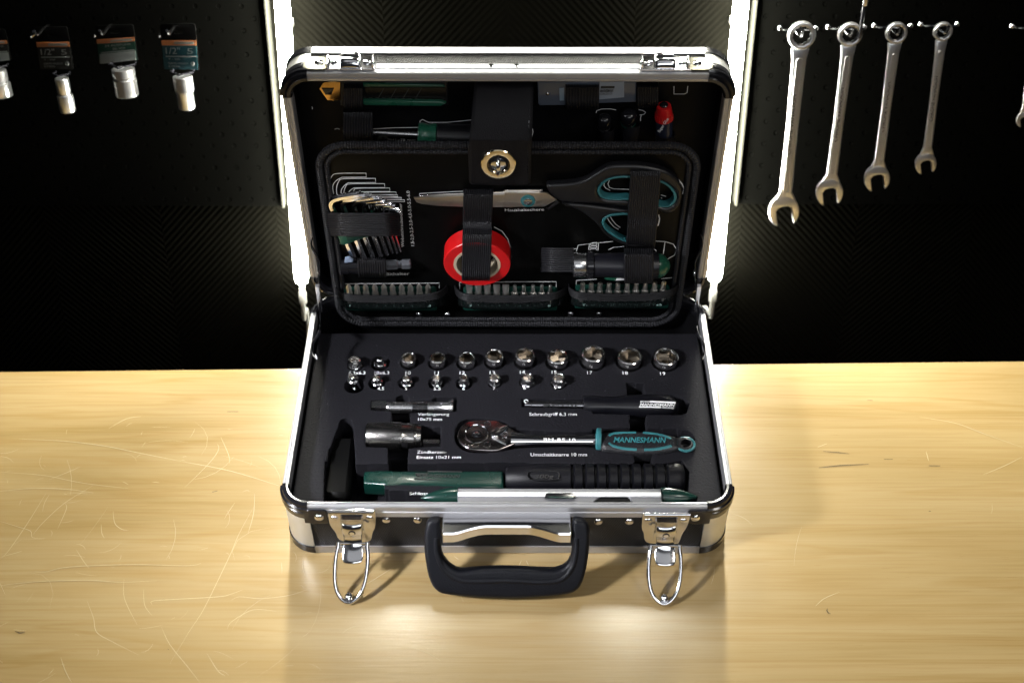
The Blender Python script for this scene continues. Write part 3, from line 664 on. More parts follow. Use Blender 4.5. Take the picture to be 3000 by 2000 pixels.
hnd=plate('handle',HAN,[smooth_loop(L,1)],-.0075,.0075,blkh,case,bev=.0042,res=5,smooth=60)
# soft ridge along the grip
P=[HAN.p(*HAN.at(q,.008),.0055) for q in px('M',250,420,258,600,330,790,480,930,700,975,1150,965,1600,985,1850,950,1990,800,2040,600,2045,420)]
V,Fc=tube(catmull(P,5),.0030,10); mk('grip_ridge',V,Fc,blkh,hnd)
# ---- lid stays (folding arms) at both hinges
for s,pts_ in ((-1,[('S',915,700,.0),('S',913,722,0),('S',934,760,0),('S',936,795,0)]),(1,[('S',2053,690,0),('S',2056,720,0),('S',2037,765,0),('S',2037,795,0)])):
    fr=Fr((0,.250,HB),(1,0,0),(0,0,1)); P=[fr.p(*fr.at((a,b_))) for _,a,b_,_z in pts_]
    V,Fc=tube(catmull(P,4),.0012,8,sx=.7,sy=2.2,up=(1,0,0)); mk('lid_stay',V,Fc,chrome,case)
    q=[(933,800),(936,880),(938,950),(938,968),(918,1003),(917,1035),(926,1045)] if s<0 else [(2035,800),(2042,880),(2043,950),(2041,970),(2061,1010),(2063,1035),(2057,1048)]
    fr2=[Vector((0,0,0))]; P=[]
    for i,(a,b_) in enumerate(q):
        f_=Fr((0,.240-.014*i,HB),(1,0,0),(0,0,1)); P.append(f_.p(*f_.at((a,b_))))
    V,Fc=tube(catmull(P,4),.0011,8,sx=.7,sy=2.6,up=(1,0,0)); mk('lid_stay',V,Fc,chrome,case)
    V,Fc=box(Fr(P[1],(1,0,0),(0,0,1)),-.0018,.0018,-.014,.020,-.002,.002); mk('stay_link',V,Fc,chrome,case)
    V,Fc=dome(P[0],(-s,0,0),.004,.002); mk('stay_pivot',V,Fc,chrome,case)
    hc=Vector((s*(W/2-.028),D-.004,HB-.002)); V,Fc=lathe(hc,(-s,0,0),[(0,.0035),(.028,.0035)],12); mk('hinge_barrel',V,Fc,alu,case)
# ================================================================== FOAM INSERT (height field with cut-outs)
foam=thing('foam_insert','black foam tray with cut-outs and white lettering in the case base','foam insert',(0,.11,ZF))
CUT=[]   # (polygon uv, depth)
def cut(q,depth,sm=1): L=on(FOAM,q); CUT.append((smooth_loop(L,sm) if sm else L,depth))
SOCK=[ # crop, centre of top rim, width, height above foam (mm), hex across flats mm, label
('E',655,412,137,.009,6.0,'6.3x6.3',.85),('E',930,440,150,.002,0,'10x6.3',1),('E',1240,388,163,.0085,10,'10',1),('E',1550,388,178,.0085,11,'11',1),('E',1862,390,186,.0085,12,'12',1),('E',2165,366,200,.0100,13,'13',1),
('F',205,333,205,.0105,14,'14',1),('F',532,352,218,.0090,15,'15',1),('F',893,322,244,.0120,17,'17',1),('F',1263,347,250,.0085,18,'18',1),('F',1632,352,255,.0080,19,'19',1),
('E',617,592,76,.009,4,'4',1),('E',888,602,88,.0085,4.5,'4.5',1),('E',1212,606,90,.0080,5,'5',1),('E',1535,606,102,.0080,5.5,'5.5',1),('E',1835,605,103,.0085,6,'6',1),('E',2165,600,124,.0085,7,'7',1),('F',225,566,126,.0085,8,'8',1),('F',543,570,130,.0085,9,'9',1)]
for c,x,y,wd,h,af,lab,_ in SOCK:
    q=px(c,x,y); u,v=FOAM.at(q,h); u2,_v=FOAM.at((q[0]+wd/CROP[c][2]/2,q[1]),h); r=u2-u
    hr=max(r+.0012,.0078 if wd<110 else 0)
    if lab=='4': v-=.004; u+=.003; hr=.0095
    if lab=='10x6.3': hr=.0092
    CUT.append((circ(u,v,hr,28),.022))
cut(px('E',838,950,845,848,1100,846,1120,815,1175,795,1230,812,1250,848,1490,848,1530,826,1752,820,1748,968,1250,985),.016,0)
cut(px('E',1060,950,1250,950,1245,1160,1065,1160),.024,0)
cut(px('E',780,1150,800,1112,1050,1110,1350,1112,1410,1140,1580,1148,1575,1342,1400,1352,1240,1368,780,1348),.020,0)
cut(px('E',1020,1340,1230,1340,1222,1560,1025,1560),.026,0)
cut(px('F',172,792,850,800,880,758,960,766,1235,768,1700,752,1800,778,1862,840,1835,925,1780,948,1250,942,900,928,870,880,172,866),.014,0)
cut(px('F',1235,632,1400,637,1420,765,1410,780,1240,780),.026,0)
cut(px('F',1265,925,1420,925,1440,1100,1270,1100),.026,0)
cut(px('E',1733,1240,1745,1150,1800,1082,1900,1052,2100,1055,2250,1082)+px('F',60,1092,200,1112,880,1128,895,1083,1270,1083,1440,1088,1830,1098,1905,1150,1918,1220,1885,1295,1800,1318,1500,1322,920,1302,895,1262,200,1275)+px('E',2290,1385,2250,1398,2000,1422,1850,1402,1760,1335),.018,1)
cut(px('F',1310,1300,1478,1300,1482,1430,1495,1560,1315,1560),.026,0)
# hammer
cut(px('E',500,1080,530,1052,600,1052,628,1080,640,1200,655,1400,662,1560,350,1560,380,1440,440,1250,485,1130),.034,1)
cut(px('G',540,-20,760,-20,785,130,1110,128,1285,128,2287,118)+px('H',600,128,1175,130,1345,150,1400,140,1620,95,1690,200,1690,350,1650,480,1100,380,300,370)+px('G',1240,318,1062,322,1060,372,1100,372,1100,490,750,490,750,330,770,320,500,500,490,350,520,100),.032,0)
cut(px('G',500,100,780,100,775,330,750,340,745,560,485,560,490,350),.034,0)
cut(px('G',1062,380,1240,385,1400,392,1500,420,1500,560,1062,560),.02,0)
cut(px('G',1500,440,1780,400)+px('H',1400,370,1770,440,1760,560)+[px('G',1500,560)],.012,0)
GU,GV=.00065,.00065
U0,U1,V0,V1=-W/2+.0075,W/2-.0075,.0072,.2285
nu=int((U1-U0)/GU)+1; nv=int((V1-V0)/GV)+1
gu=np.linspace(U0,U1,nu); gv=np.linspace(V0,V1,nv); X,Y=np.meshgrid(gu,gv)
rng=np.random.default_rng(3)
def lowfreq(s,amp):
    a=rng.random((int(nv/s)+3,int(nu/s)+3)); yi=np.arange(nv)/s; xi=np.arange(nu)/s; y0_=yi.astype(int); x0_=xi.astype(int); fy=(yi-y0_)[:,None]; fx=(xi-x0_)[None]; fy=fy*fy*(3-2*fy); fx=fx*fx*(3-2*fx)
    A=lambda i,j:a[np.ix_(y0_+i,x0_+j)]
    return amp*((A(0,0)*(1-fx)+A(0,1)*fx)*(1-fy)+(A(1,0)*(1-fx)+A(1,1)*fx)*fy-.5)
Z=lowfreq(70,.0012)+lowfreq(22,.00035)+lowfreq(3,.00012)
def polysd(P,x,y):
    P=np.array(P); d=np.full(x.shape,1e9); ins=np.zeros(x.shape,bool); n=len(P)
    for i in range(n):
        ax,ay=P[i];bx,by=P[(i+1)%n]; ex,ey=bx-ax,by-ay; t=np.clip(((x-ax)*ex+(y-ay)*ey)/(ex*ex+ey*ey+1e-18),0,1)
        d=np.minimum(d,(x-ax-t*ex)**2+(y-ay-t*ey)**2)
        c=((ay>y)!=(by>y))&(x<(bx-ax)*(y-ay)/(by-ay+1e-18)+ax); ins^=c
    return np.sqrt(d)*np.where(ins,-1,1)
for P,dp in CUT:
    A=np.array(P); i0=max(0,int((A[:,0].min()-U0)/GU)-4); i1=min(nu,int((A[:,0].max()-U0)/GU)+5); j0=max(0,int((A[:,1].min()-V0)/GV)-4); j1=min(nv,int((A[:,1].max()-V0)/GV)+5)
    if i1<=i0 or j1<=j0: continue
    sx,sy=X[j0:j1,i0:i1],Y[j0:j1,i0:i1]; sd=polysd(P,sx,sy)
    t=np.clip(.5-sd/(GU*1.1),0,1); lip=np.where((sd>0),-.0006*np.exp(-sd/.0008),0)
    z=Z[j0:j1,i0:i1]; Z[j0:j1,i0:i1]=np.minimum(z+lip*(z>-.003),-dp*t+z*(1-t))
# rounded foam edge
ed=np.minimum(np.minimum(X-U0,U1-X),np.minimum(Y-V0,V1-Y)); Z-=np.where(ed<.002,(1-ed/.002)**2*.0015,0)
co=np.stack([X,Y-.11,Z],-1).reshape(-1,3).astype(np.float32)
idx=np.arange(nu*nv).reshape(nv,nu); qd=np.stack([idx[:-1,:-1],idx[:-1,1:],idx[1:,1:],idx[1:,:-1]],-1).reshape(-1,4)
me=bpy.data.meshes.new('foam_block'); me.vertices.add(len(co)); me.vertices.foreach_set('co',co.ravel())
me.loops.add(len(qd)*4); me.loops.foreach_set('vertex_index',qd.ravel().astype(np.int32)); me.polygons.add(len(qd)); me.polygons.foreach_set('loop_start',np.arange(0,len(qd)*4,4,dtype=np.int32))
me.update(calc_edges=True); me.validate(); me.polygons.foreach_set('use_smooth',np.ones(len(qd),bool)); me.set_sharp_from_angle(angle=R(50))
o=bpy.data.objects.new('foam_block',me); COL.objects.link(o); me.materials.append(foamm); o.parent=foam
V,Fc=box(FOAM,U0,U1,V0,V1,-.046,-.036); mk('foam_base',V,Fc,foamm,foam)
sp=[]
for i in range(150):
    u=random.uniform(U0+.004,U1-.004); v=random.uniform(V0+.004,V1-.004); r_=random.choice([.00012,.00016,.0002,.0003])
    zz=Z[min(nv-1,int((v-V0)/GV)),min(nu-1,int((u-U0)/GU))]
    if zz<-.002: continue
    sp.append(ribbon(FOAM,[(u-r_,v),(u+r_*random.uniform(.6,2.2),v+r_*random.uniform(-1,1))],r_*1.6,zz+.0003))
V,Fc=join(sp); o=mk('lint_speck',V,Fc,mat('lint',(.10,.10,.11),.8),foam,None,None,fix=False); o['kind']='stuff'
def ft(s,c,x0,x1,yb,hh,dy=0): 
    q0,q1,q2=px(c,x0,yb,x1,yb+dy,x0,yb-hh); text('lettering',s,FOAM,q0,q1,q2,.0009,ink,foam,bold=0)
for a in (('6.3x6.3','E',592,770,573,33),('10x6.3','E',870,1028,574,33),('10','E',1205,1260,574,33),('11','E',1515,1562,574,33),('12','E',1788,1843,573,33),('13','E',2112,2168,572,33),
 ('14','F',150,200,533,31),('15','F',472,522,534,31),('17','F',832,882,539,31),('18','F',1192,1245,541,31),('19','F',1573,1625,546,31),
 ('4','E',637,662,742,31),('4.5','E',898,975,743,31),('5','E',1197,1223,743,31),('5.5','E',1507,1583,743,31),('6','E',1817,1843,741,31),('7','E',2145,2172,740,31),('8','F',183,210,692,29),('9','F',495,521,692,29),
 ('Verlängerung','E',1338,1675,1017,30),('10x75 mm','E',1340,1598,1071,30),('Zündkerzen-','E',1330,1645,1424,31),('Einsatz 10x21 mm','E',1326,1802,1480,32),('Schraubgriff 6,3 mm','F',245,727,959,32),('Umschaltknarre 10 mm','F',258,830,1368,33),('Schloss','G',1305,1482,421,28)): ft(*a)
# ================================================================== SOCKETS
def socket_mesh(r,L,hexr,flat=False):
    n=48;V=[];Fc=[]
    def ring(z,f): 
        for i in range(n): a=2*PI*i/n; q=f(a); V.append((q*math.cos(a),q*math.sin(a),z))
    hx=lambda a:hexr*math.cos(PI/6)/math.cos((a%(PI/3))-PI/6)
    ring(-L,lambda a:r*.97); ring(-L+.0006,lambda a:r); ring(-.0016,lambda a:r); ring(-.0009,lambda a:r*.985); ring(-.0003,lambda a:r-.0009); ring(0,lambda a:r-.0014)
    ring(-.0002,lambda a:min(hexr*1.02,r-.0016)); ring(-.0018,lambda a:(hx(a)*.75+hexr*.25)*.99); ring(-.0026,hx); ring(-.0105,lambda a:hx(a)*.995); ring(-.0106,lambda a:hexr*.45); ring(-.016,lambda a:hexr*.42)
    m=12
    for k in range(m-1):
        for i in range(n): j=(i+1)%n; Fc.append((k*n+i,k*n+j,(k+1)*n+j,(k+1)*n+i))
    Fc.append(tuple(reversed(range(n)))); Fc.append(tuple((m-1)*n+i for i in range(n)))
    return V,Fc
NAMES={'6.3x6.3':'small stepped socket above the printed 6.3x6.3','4':'thinnest socket leaning in its hole above the printed 4','10x6.3':'black adapter sunk in the hole above the printed 10x6.3'}
LABS={'10':'smallest wide chrome socket, just right of the black adapter','11':'chrome socket between the smallest wide one and the number twelve socket','12':'chrome socket fifth from the left in the back row','13':'chrome socket sixth from the left, at the middle of the back row',
'14':'taller chrome socket behind the eight millimetre one','15':'chrome socket directly behind the rightmost socket of the front row','17':'tallest wide chrome socket, third from the right end of the back row','18':'second largest chrome socket, next to the rightmost one of the back row','19':'largest chrome socket at the right end of the back row',
'4.5':'thin chrome socket in front of the black adapter','5':'small chrome socket third from the left in the front row','5.5':'small chrome socket fourth from the left in the front row','6':'small chrome socket fifth from the left in the front row','7':'small socket with dark inside, third from the right in the front row','8':'small chrome socket second from the right in the front row','9':'small chrome socket at the right end of the front row'}
bore_shade=mat('socket_bore_shade',(.34,.31,.27),.20,1,.05,200)  # same chrome as the wall, shade inside the hole painted as darker metal
schrome=mat('socket_chrome',(.82,.81,.80),.16,1,.03,200,var=.05)
for c,x,y,wd,h,af,lab,_ in SOCK:
    q=px(c,x,y); u,v=FOAM.at(q,h); u2,_v=FOAM.at((q[0]+wd/CROP[c][2]/2,q[1]),h); r=u2-u
    big=lab in ('10','11','12','13','14','15','17','18','19')
    row='back' if q[1]<1080 else 'front'
    label=NAMES.get(lab) or LABS[lab]
    t=thing('socket_adapter' if lab=='10x6.3' else 'socket',label,'adapter' if lab=='10x6.3' else 'socket',FOAM.p(u,v,h),'sockets in two rows in the foam tray')
    if lab=='10x6.3':
        V,Fc=lathe((0,0,0),(0,0,1),[(-.02,.0070),(-.006,.0070),(-.003,.0062),(-.0022,.0040),(-.002,.0038)],28); o=mk('body',V,Fc,chrome); 
        V2,F2=join([box(Fr((0,0,0),(1,0,0),(0,1,0)),-.0031,.0031,-.0031,.0031,-.003,.0045)]); d_=mk('square_drive',V2,F2,chrome); d_.modifiers.new('b','BEVEL').width=.0009
        for k in (o,d_): k.parent=t; ORG[k.name]=ORG[t.name]
        continue
    hexr=min((af/2000)/math.cos(PI/6)*.99,r*.80); 
    if not big: hexr=r*.74
    if lab=='6.3x6.3': hexr=r*.66
    V,Fc=socket_mesh(r,.024,hexr); k7=48*8
    Fo=[f for f in Fc if max(f)<k7+48 and not (len(f)==48 and f[0]>60)]; Fi=[f for f in Fc if min(f)>=k7]
    o=mk('socket_wall',V,Fo,schrome,None,None,28,fix=True); o.parent=t; ORG[o.name]=ORG[t.name]
    o=mk('hexagon_bore',V,Fi,bore_shade,None,None,28,fix=False); o.parent=t
    if lab=='6.3x6.3':
        V,Fc=lathe((0,0,-.0055),(0,0,1),[(-.016,r*1.04),(0,r*1.04),(.0012,r*.9)],32); k=mk('collar',V,Fc,chrome); k.parent=t
    if not big:
        V,Fc=lathe((0,0,-.0075),(0,0,1),[(-.014,max(r*1.12,.0055)),(0,max(r*1.12,.0055)),(.0015,r*.9)],32); k=mk('base_collar',V,Fc,chrome); k.parent=t
    # marking notch
    V,Fc=lathe((math.cos(-1.5)*r*.97,math.sin(-1.5)*r*.97,-.0045),(math.cos(-1.5),math.sin(-1.5),0),[(0,.0008),(.0006,.0009),(.0007,.0004)],8); k=mk('lock_hole',V,Fc,blkg); k.parent=t
    tl=random.Random(sum(map(ord,lab))%97+len(lab))
    rot={'10':35,'11':8,'12':0,'13':6,'14':18,'15':24,'17':32,'18':34,'19':4,'9':12,'8':20,'7':15,'6':8}.get(lab,25)
    tilt=(R(tl.uniform(-3,3)),R(tl.uniform(-3,3)))
    if lab=='4': tilt=(R(10),R(-16))
    if lab=='4.5': tilt=(R(3),R(-6))
    t.rotation_euler=(tilt[0],tilt[1],R(rot))
# ================================================================== TOOLS IN THE FOAM
def axis_tool(fr,qa,qb,h): 
    a=fr.p(*fr.at(qa,h),h); b=fr.p(*fr.at(qb,h),h); return a,(b-a).normalized(),(b-a).length
# extension bar
a,ax,L=axis_tool(FOAM,px('E',842,928),px('E',1742,933),-.0055)
t=thing('extension_bar','steel extension bar with knurled band lying above the printed word Verlängerung','extension bar',a)
V,Fc=tube([a,a+ax*.014,a+ax*.0145],.0062,4,rad=[.0060,.0062,.0050],a0=PI/4,up=(0,0,1)); mk('square_drive',V,Fc,steel,t)
V,Fc=lathe(a+ax*.0135,ax,[(0,.0040),(.002,.0056),(.004,.0056),(L*.50,.0056),(L*.56,.0058),(L*.74,.0060),(L*.77,.0078),(L*.79,.0086),(L-.016,.0086),(L-.0150,.0078),(L-.0149,.005)],28); mk('shaft',V,Fc,steel,t)
V=[];Fc=[];P0=a+ax*(L*.49)
kn=[(i*.0006,.00595+(.00035 if i%2 else 0)) for i in range(26)]
V,Fc=lathe(P0,ax,kn,28); mk('knurled_band',V,Fc,chrome,t,None,10)
# spark plug socket
a,ax,L=axis_tool(FOAM,px('E',795,1240),px('E',1570,1250),-.006)
t=thing('spark_plug_socket','long dark chrome spark plug socket with two grooves at the left of the tray','socket',a)
r=.0138
V,Fc=lathe(a,ax,[(.003,r*.75),(0,r*.8),(0,r*.96),(.001,r),(L*.47,r),(L*.475,r*.95),(L*.50,r*.95),(L*.505,r*.93),(L*.66,r*.93),(L*.665,r*.84),(L*.68,r*.84),(L*.69,r*.88),(L*.75,r*.80),(L*.77,r*.52),(L*.775,r*.3)],36); mk('body',V,Fc,mat('dull_chrome',(.36,.35,.34),.22,1,.2,900),t)
P=FOAM.p(*FOAM.at(px('E',1400,1315),-.004),-.004)
V,Fc=box(Fr(P,(1,0,0),(0,1,0)),0,.0148,-.0022,.0022,-.006,.003); mk('drive_end',V,Fc,steel,t)
# screwdriver handle for 6.3 mm
a,ax,L=axis_tool(FOAM,px('F',175,848),px('F',1850,868),-.003)
t=thing('socket_driver','black handled driver with white logo lying above the printed Schraubgriff','screwdriver',a)
V,Fc=lathe(a+ax*.002,ax,[(0,.0026),(.0004,.0030),(.010,.0030),(.0105,.0045),(.108,.0045)] if False else [(0,.0024),(.0004,.0029),(.0065,.0029),(.0070,.0036),(.060,.0036)],20); mk('shaft',V,Fc,dsteel,t)
h0=.0585
V,Fc=lathe(a+ax*h0,ax,[(0,.004),(.0004,.009),(.004,.0098),(.012,.0096),(.022,.0086),(.032,.0092),(.046,.0108),(.064,.0116),(.078,.0108),(.086,.0086),(.091,.0040),(.0915,.001)],32); mk('grip',V,Fc,mat('satin_black_grip',(.004,.004,.006),.30,0,.05,500),t)
V,Fc=tube(catmull([a+Vector((.0035,.0015,.0034))+Vector((math.cos(x)*.0018,math.sin(x)*.0018,0)) for x in [k*PI/4 for k in range(7)]],3),.0005,6); mk('drive_ring',V,Fc,ink,t)
DH=.0085
def band_(c,pts,m,h,name,parent,fr=FOAM): return plate(name,fr,[on(fr,px(c,*pts),h)],h,h+.0002,m,parent,bev=.00005)
LT=lambda s,c,x0,y0,x1,y1,hh,fr,h,m,par,sh=0: text('lettering',s,fr,px(c,x0,y0),px(c,x1,y1),px(c,x0,y0-hh),h,m,par,shear=sh,bold=.02)
LT('BRÜDER','F',1370,823,1464,824,14,FOAM,DH,ink,t,.2)
band_('F',(1466,808,1727,820,1725,836,1462,824),ink,DH,'logo_bar',t); LT('MANNESMANN','F',1364,858,1722,866,28,FOAM,DH,ink,t,.3)
band_('F',(1358,862,1580,868,1576,882,1354,876),ink,DH,'logo_bar',t); LT('WERKZEUGE','F',1584,882,1714,888,14,FOAM,DH,ink,t,.2)
LT('BM-RSCK-7.5.5','F',388,866,728,872,26,FOAM,.0006,steel,t)
# ratchet
h=-.001
t=thing('ratchet_handle','chrome ratchet with black and teal grip lying across the foam tray','ratchet',FOAM.p(*FOAM.at(px('O',600,560),h),h))
hd=px('O',150,640,160,520,210,400,310,300,450,240,700,222,950,225,1100,245,1250,330,1420,430,1530,500,1600,540,1640,600,1630,680,1500,760,1300,850,1150,905,1040,935,700,925,450,910,330,860,230,770)
HL=smooth_loop(on(FOAM,hd,.0035),1)
plate('head',FOAM,[HL],-.0075,.0035,mat('smoky_chrome',(.42,.38,.38),.16,1,.03,200),t,bev=.0016,res=3)
cu_,cv_=FOAM.at(px('O',598,550),.0036); rk=FOAM.at(px('O',866,550),.0036)[0]-cu_
V,Fc=lathe(FOAM.p(cu_,cv_,.0033),(0,0,1),[(0,rk*1.02),(.0008,rk*1.0),(.0008,rk*.94),(-.0004,rk*.90),(-.0012,rk*.50),(-.0006,rk*.48),(.0003,rk*.40),(.0006,rk*.2),(.0004,rk*.05)],36,cap=False); mk('selector_ring',V,Fc,blkg,t)
V,Fc=tube([FOAM.p(cu_+rk*.99*math.cos(k*2*PI/40),cv_+rk*.99*math.sin(k*2*PI/40),.0040) for k in range(40)],.0007,6,closed=True); mk('selector_rim',V,Fc,chrome,t)
V,Fc=dome(FOAM.p(cu_,cv_,.0022),(0,0,1),rk*.42,.0022,20); mk('release_button',V,Fc,chrome,t)
for (x,y) in ((848,330),(835,810),(1240,670),(1250,545)):
    u,v=FOAM.at(px('O',x,y),.0036); rs=.0031 if x<1000 else .0026
    V,Fc=lathe(FOAM.p(u,v,.0033),(0,0,1),[(0,rs),(.0006,rs),(.0006,rs*.85),(.0001,rs*.75),(.0001,rs*.35),(-.0005,rs*.3),(-.0006,rs*.1)],18,cap=False); mk('screw',V,Fc,blkg if x<1000 else chrome,t)
    V,Fc=tube([FOAM.p(u+rs*math.cos(k*2*PI/20),v+rs*math.sin(k*2*PI/20),.0040) for k in range(20)],.0004,6,closed=True); mk('screw_rim',V,Fc,chrome,t)
lv=on(FOAM,px('O',918,560,925,500,985,450,1280,358,1325,385,1310,450,1130,600,1060,650,985,655,930,610),.005)
plate('selector_lever',FOAM,[smooth_loop(lv,1)],.0037,.0068,chrome,t,bev=.0009)
u,v=FOAM.at(px('O',1040,565),.0068); V,Fc=dome(FOAM.p(u,v,.0068),(0,0,1),.0022,.0006,16); mk('lever_pivot',V,Fc,dsteel,t)
lv=on(FOAM,px('O',960,655,1060,660,1280,780,1290,810,1250,800),.0038); plate('selector_rim',FOAM,[lv],.0035,.0042,steel,t,bev=.0002)
A=FOAM.p(*FOAM.at(px('F',60,1215),-.002),-.002); B=FOAM.p(*FOAM.at(px('F',920,1213),-.002),-.002); ax=(B-A).normalized(); L=(B-A).length
V,Fc=lathe(A,ax,[(0,.0085),(.012,.0072),(.022,.0058),(.03,.0056),(L-.004,.0062),(L-.001,.0068),(L,.006)],28); 
mk('shank',V,Fc,chrome,t)
LT('BM-RS 10','F',388,1212,716,1216,28,FOAM,.0042,ink,t)
A=FOAM.p(*FOAM.at(px('F',918,1212),-.002),-.002); B=FOAM.p(*FOAM.at(px('F',1900,1250),-.002),-.002); ax=(B-A).normalized(); L=(B-A).length
V,Fc=lathe(A,ax,[(0,.006),(.0004,.0112),(.0012,.0120),(.0042,.0122),(.0048,.0118),(.0050,.009)],32); mk('grip_collar',V,Fc,teal,t)
gl=on(FOAM,px('F',958,1125,1060,1120,1200,1112,1380,1112,1600,1130,1740,1165,1760,1195,1750,1240,1770,1285,1740,1300,1600,1325,1400,1335,1200,1325,1060,1308,958,1295),.004)
plate('grip',FOAM,[smooth_loop(gl,1)],-.013,.0055,gripm,t,bev=.0052,res=5,smooth=60)
gl=smooth_loop(on(FOAM,px('F',1730,1180,1790,1165,1860,1175,1905,1215,1895,1265,1840,1295,1770,1290,1730,1290),.0035),2)
hc=FOAM.at(px('F',1838,1240),.0035)
plate('hanging_eye',FOAM,[gl,circ(hc[0],hc[1],.0068,24)],-.006,.0035,blk,t,bev=.0015,res=3)
V,Fc=tube([FOAM.p(hc[0]+.0082*math.cos(x)-.0008,hc[1]+.0080*math.sin(x),.0022) for x in [k*2*PI/28 for k in range(28)]],.0013,8,closed=True); mk('eye_ring',V,Fc,teal,t)
for s in ((1052,1165,1090,1142,1180,1132,1328,1130),(1395,1131,1500,1140,1600,1160,1680,1192),(1052,1235,1090,1262,1200,1288,1332,1300),(1408,1302,1520,1297,1620,1280,1684,1262)):
    P=[FOAM.p(*FOAM.at(q,.0052),.0050) for q in px('F',*s)]; V,Fc=tube(catmull(P,5),.0017,8,sx=.45,up=(0,0,1)); mk('grip_inlay',V,Fc,teal,t)
text('raised_lettering','MANNESMANN',FOAM,px('F',1098,1228),px('F',1636,1232),px('F',1098,1174),.0066,tealg,t,shear=.3,bold=.02)
# hammer
t=thing('hammer','hammer with green and black shaft lying in the deep front cut-out','hammer',FOAM.p(*FOAM.at(px('G',640,250),-.012),-.012))
hh=-.006
A=FOAM.p(*FOAM.at(px('G',600,0),-.014),-.014); 
V,Fc=join([box(Fr(FOAM.p(*FOAM.at(px('G',640,250),-.018),-.018),(1,0,0),(0,1,0)),-.012,.012,-.030,.040,-.012,.012)]); o=mk('head',V,Fc,mat('black_iron',(.002,.002,.002),.5,0,.1,spec=.15),t); o.modifiers.new('b','BEVEL').width=.004
def bar(name,c,pts,h0,h1,m,par,bev,fr=FOAM,sm=0,res=3):
    L_=on(fr,px(c,*pts),h1); L_=smooth_loop(L_,sm) if sm else L_
    return plate(name,fr,[L_],h0,h1,m,par,bev=bev,res=res,smooth=50)
bar('green_sleeve','G',(868,190,1050,178,1200,185,2205,183,2212,300,2208,350,1700,345,1250,330,1180,365,1070,372,1060,320,865,310),-.022,-.004,green,t,.003)
A=FOAM.p(*FOAM.at(px('G',2225,270),-.010),-.010); B=FOAM.p(*FOAM.at(px('H',1650,270),-.010),-.010); ax=(B-A).normalized(); L=(B-A).length
pr=[(0,.010),(.003,.0125),(L*.25,.0130)]
for k in range(9): s=L*.36+k*L*.065; pr+=[(s,.0140),(s+.0012,.0112),(s+.0026,.0114),(s+.0040,.0146)]
pr+=[(L*.96,.0150),(L*.99,.0130),(L,.008)]
V,Fc=lathe(A,ax+Vector((0,0,0)),pr,32); mk('grip',V,Fc,mat('black_hammer_rubber',(.0028,.0028,.0045),.45,0,.3,700,spec=.25),t,None,50)
V,Fc=tube([FOAM.p(p[0],p[1],.0028) for p in smooth_loop(on(FOAM,px('H',150,220,180,200,420,200,450,220,450,265,420,285,180,285,150,265),.002),1)],.0006,6,closed=True); mk('grip_emblem',V,Fc,blk,t)
text('embossing','300g',FOAM,px('H',215,262),px('H',400,262),px('H',215,225),.0030,blk,t,shear=.2)
for s in ((1362,212,1490,212,1480,228,1358,228),(1480,188,1810,195,1806,208,1476,204),(1350,262,1610,270,1608,280,1346,275)): band_('G',s,blk,-.0038,'sleeve_stripe',t)
LT('MANNESMANN','G',1368,250,1790,258,30,FOAM,-.0037,blk,t,.2)
# spirit level
t=thing('spirit_level','silver spirit level with green pointed ends at the front of the tray','spirit level',FOAM.p(*FOAM.at(px('H',400,440),0),0))
hl=.010
bar('body','G',(1768,355,1774,498)+(),0,0,alu,t,0) if False else None
LB=on(FOAM,px('G',1768,355,1766,498)+px('H',1440,502,1425,358),hl)
lo=[LB[1],LB[2],LB[3],LB[0]]
cutv=on(FOAM,px('H',770,505,790,480,870,420,1045,418,1110,440,1165,503),hl)
levm=mat('anodised_grey_aluminium',(.22,.22,.24),.42,.7,.05,300)
plate('body',FOAM,[[LB[1]]+cutv+[LB[2],LB[3],LB[0]]],-.004,hl,levm,t,bev=.0012)
mid=on(FOAM,px('G',1768,398,1768,436)+px('H',1428,440,1427,398),hl+.0006); plate('raised_rib',FOAM,[[mid[1],mid[2],mid[3],mid[0]]],hl-.0002,hl+.0014,mat('bright_aluminium',(.85,.85,.87),.4,.3),t,bev=.0005)
plate('end_vial',FOAM,[cutv],-.003,hl-.0004,liner,t,bev=.0006)
bar('vial_window','H',(312,448,325,405,350,400,575,400,598,412,612,448),hl+.001,hl+.0020,blkg,t,.0004)
bar('vial','H',(345,446,350,434,585,436,592,450),hl+.0021,hl+.0026,green,t,.0003)
def nose(name,a0,a1,tip):
    A=FOAM.p(*FOAM.at(a0,.003),.003); B=FOAM.p(*FOAM.at(a1,.003),.003); T=FOAM.p(*FOAM.at(tip,.003),.003); C_=(A+B)/2; ax=(T-C_); L=ax.length; half=(A-B).length/2
    prof=[(0,1),(.25,.95),(.5,.80),(.75,.52),(.92,.22),(1,.02)]; V=[];Fc=[];n=12; side=(A-B).normalized()
    for s,rr_ in prof:
        for k in range(n): a=2*PI*k/n; V.append(C_+ax*s+side*math.cos(a)*half*rr_+Vector((0,0,math.sin(a)*.0075*rr_)))
    for i in range(5):
        for k in range(n): l=(k+1)%n; Fc.append((i*n+k,i*n+l,(i+1)*n+l,(i+1)*n+k))
    Fc+=[tuple(range(n)),tuple(5*n+k for k in range(n))]; mk(name,V,Fc,green,t)
nose('end_cap',px('G',1768,357),px('G',1766,498),px('G',1412,452)); nose('end_cap',px('H',1427,360),px('H',1438,500),px('H',1772,440))
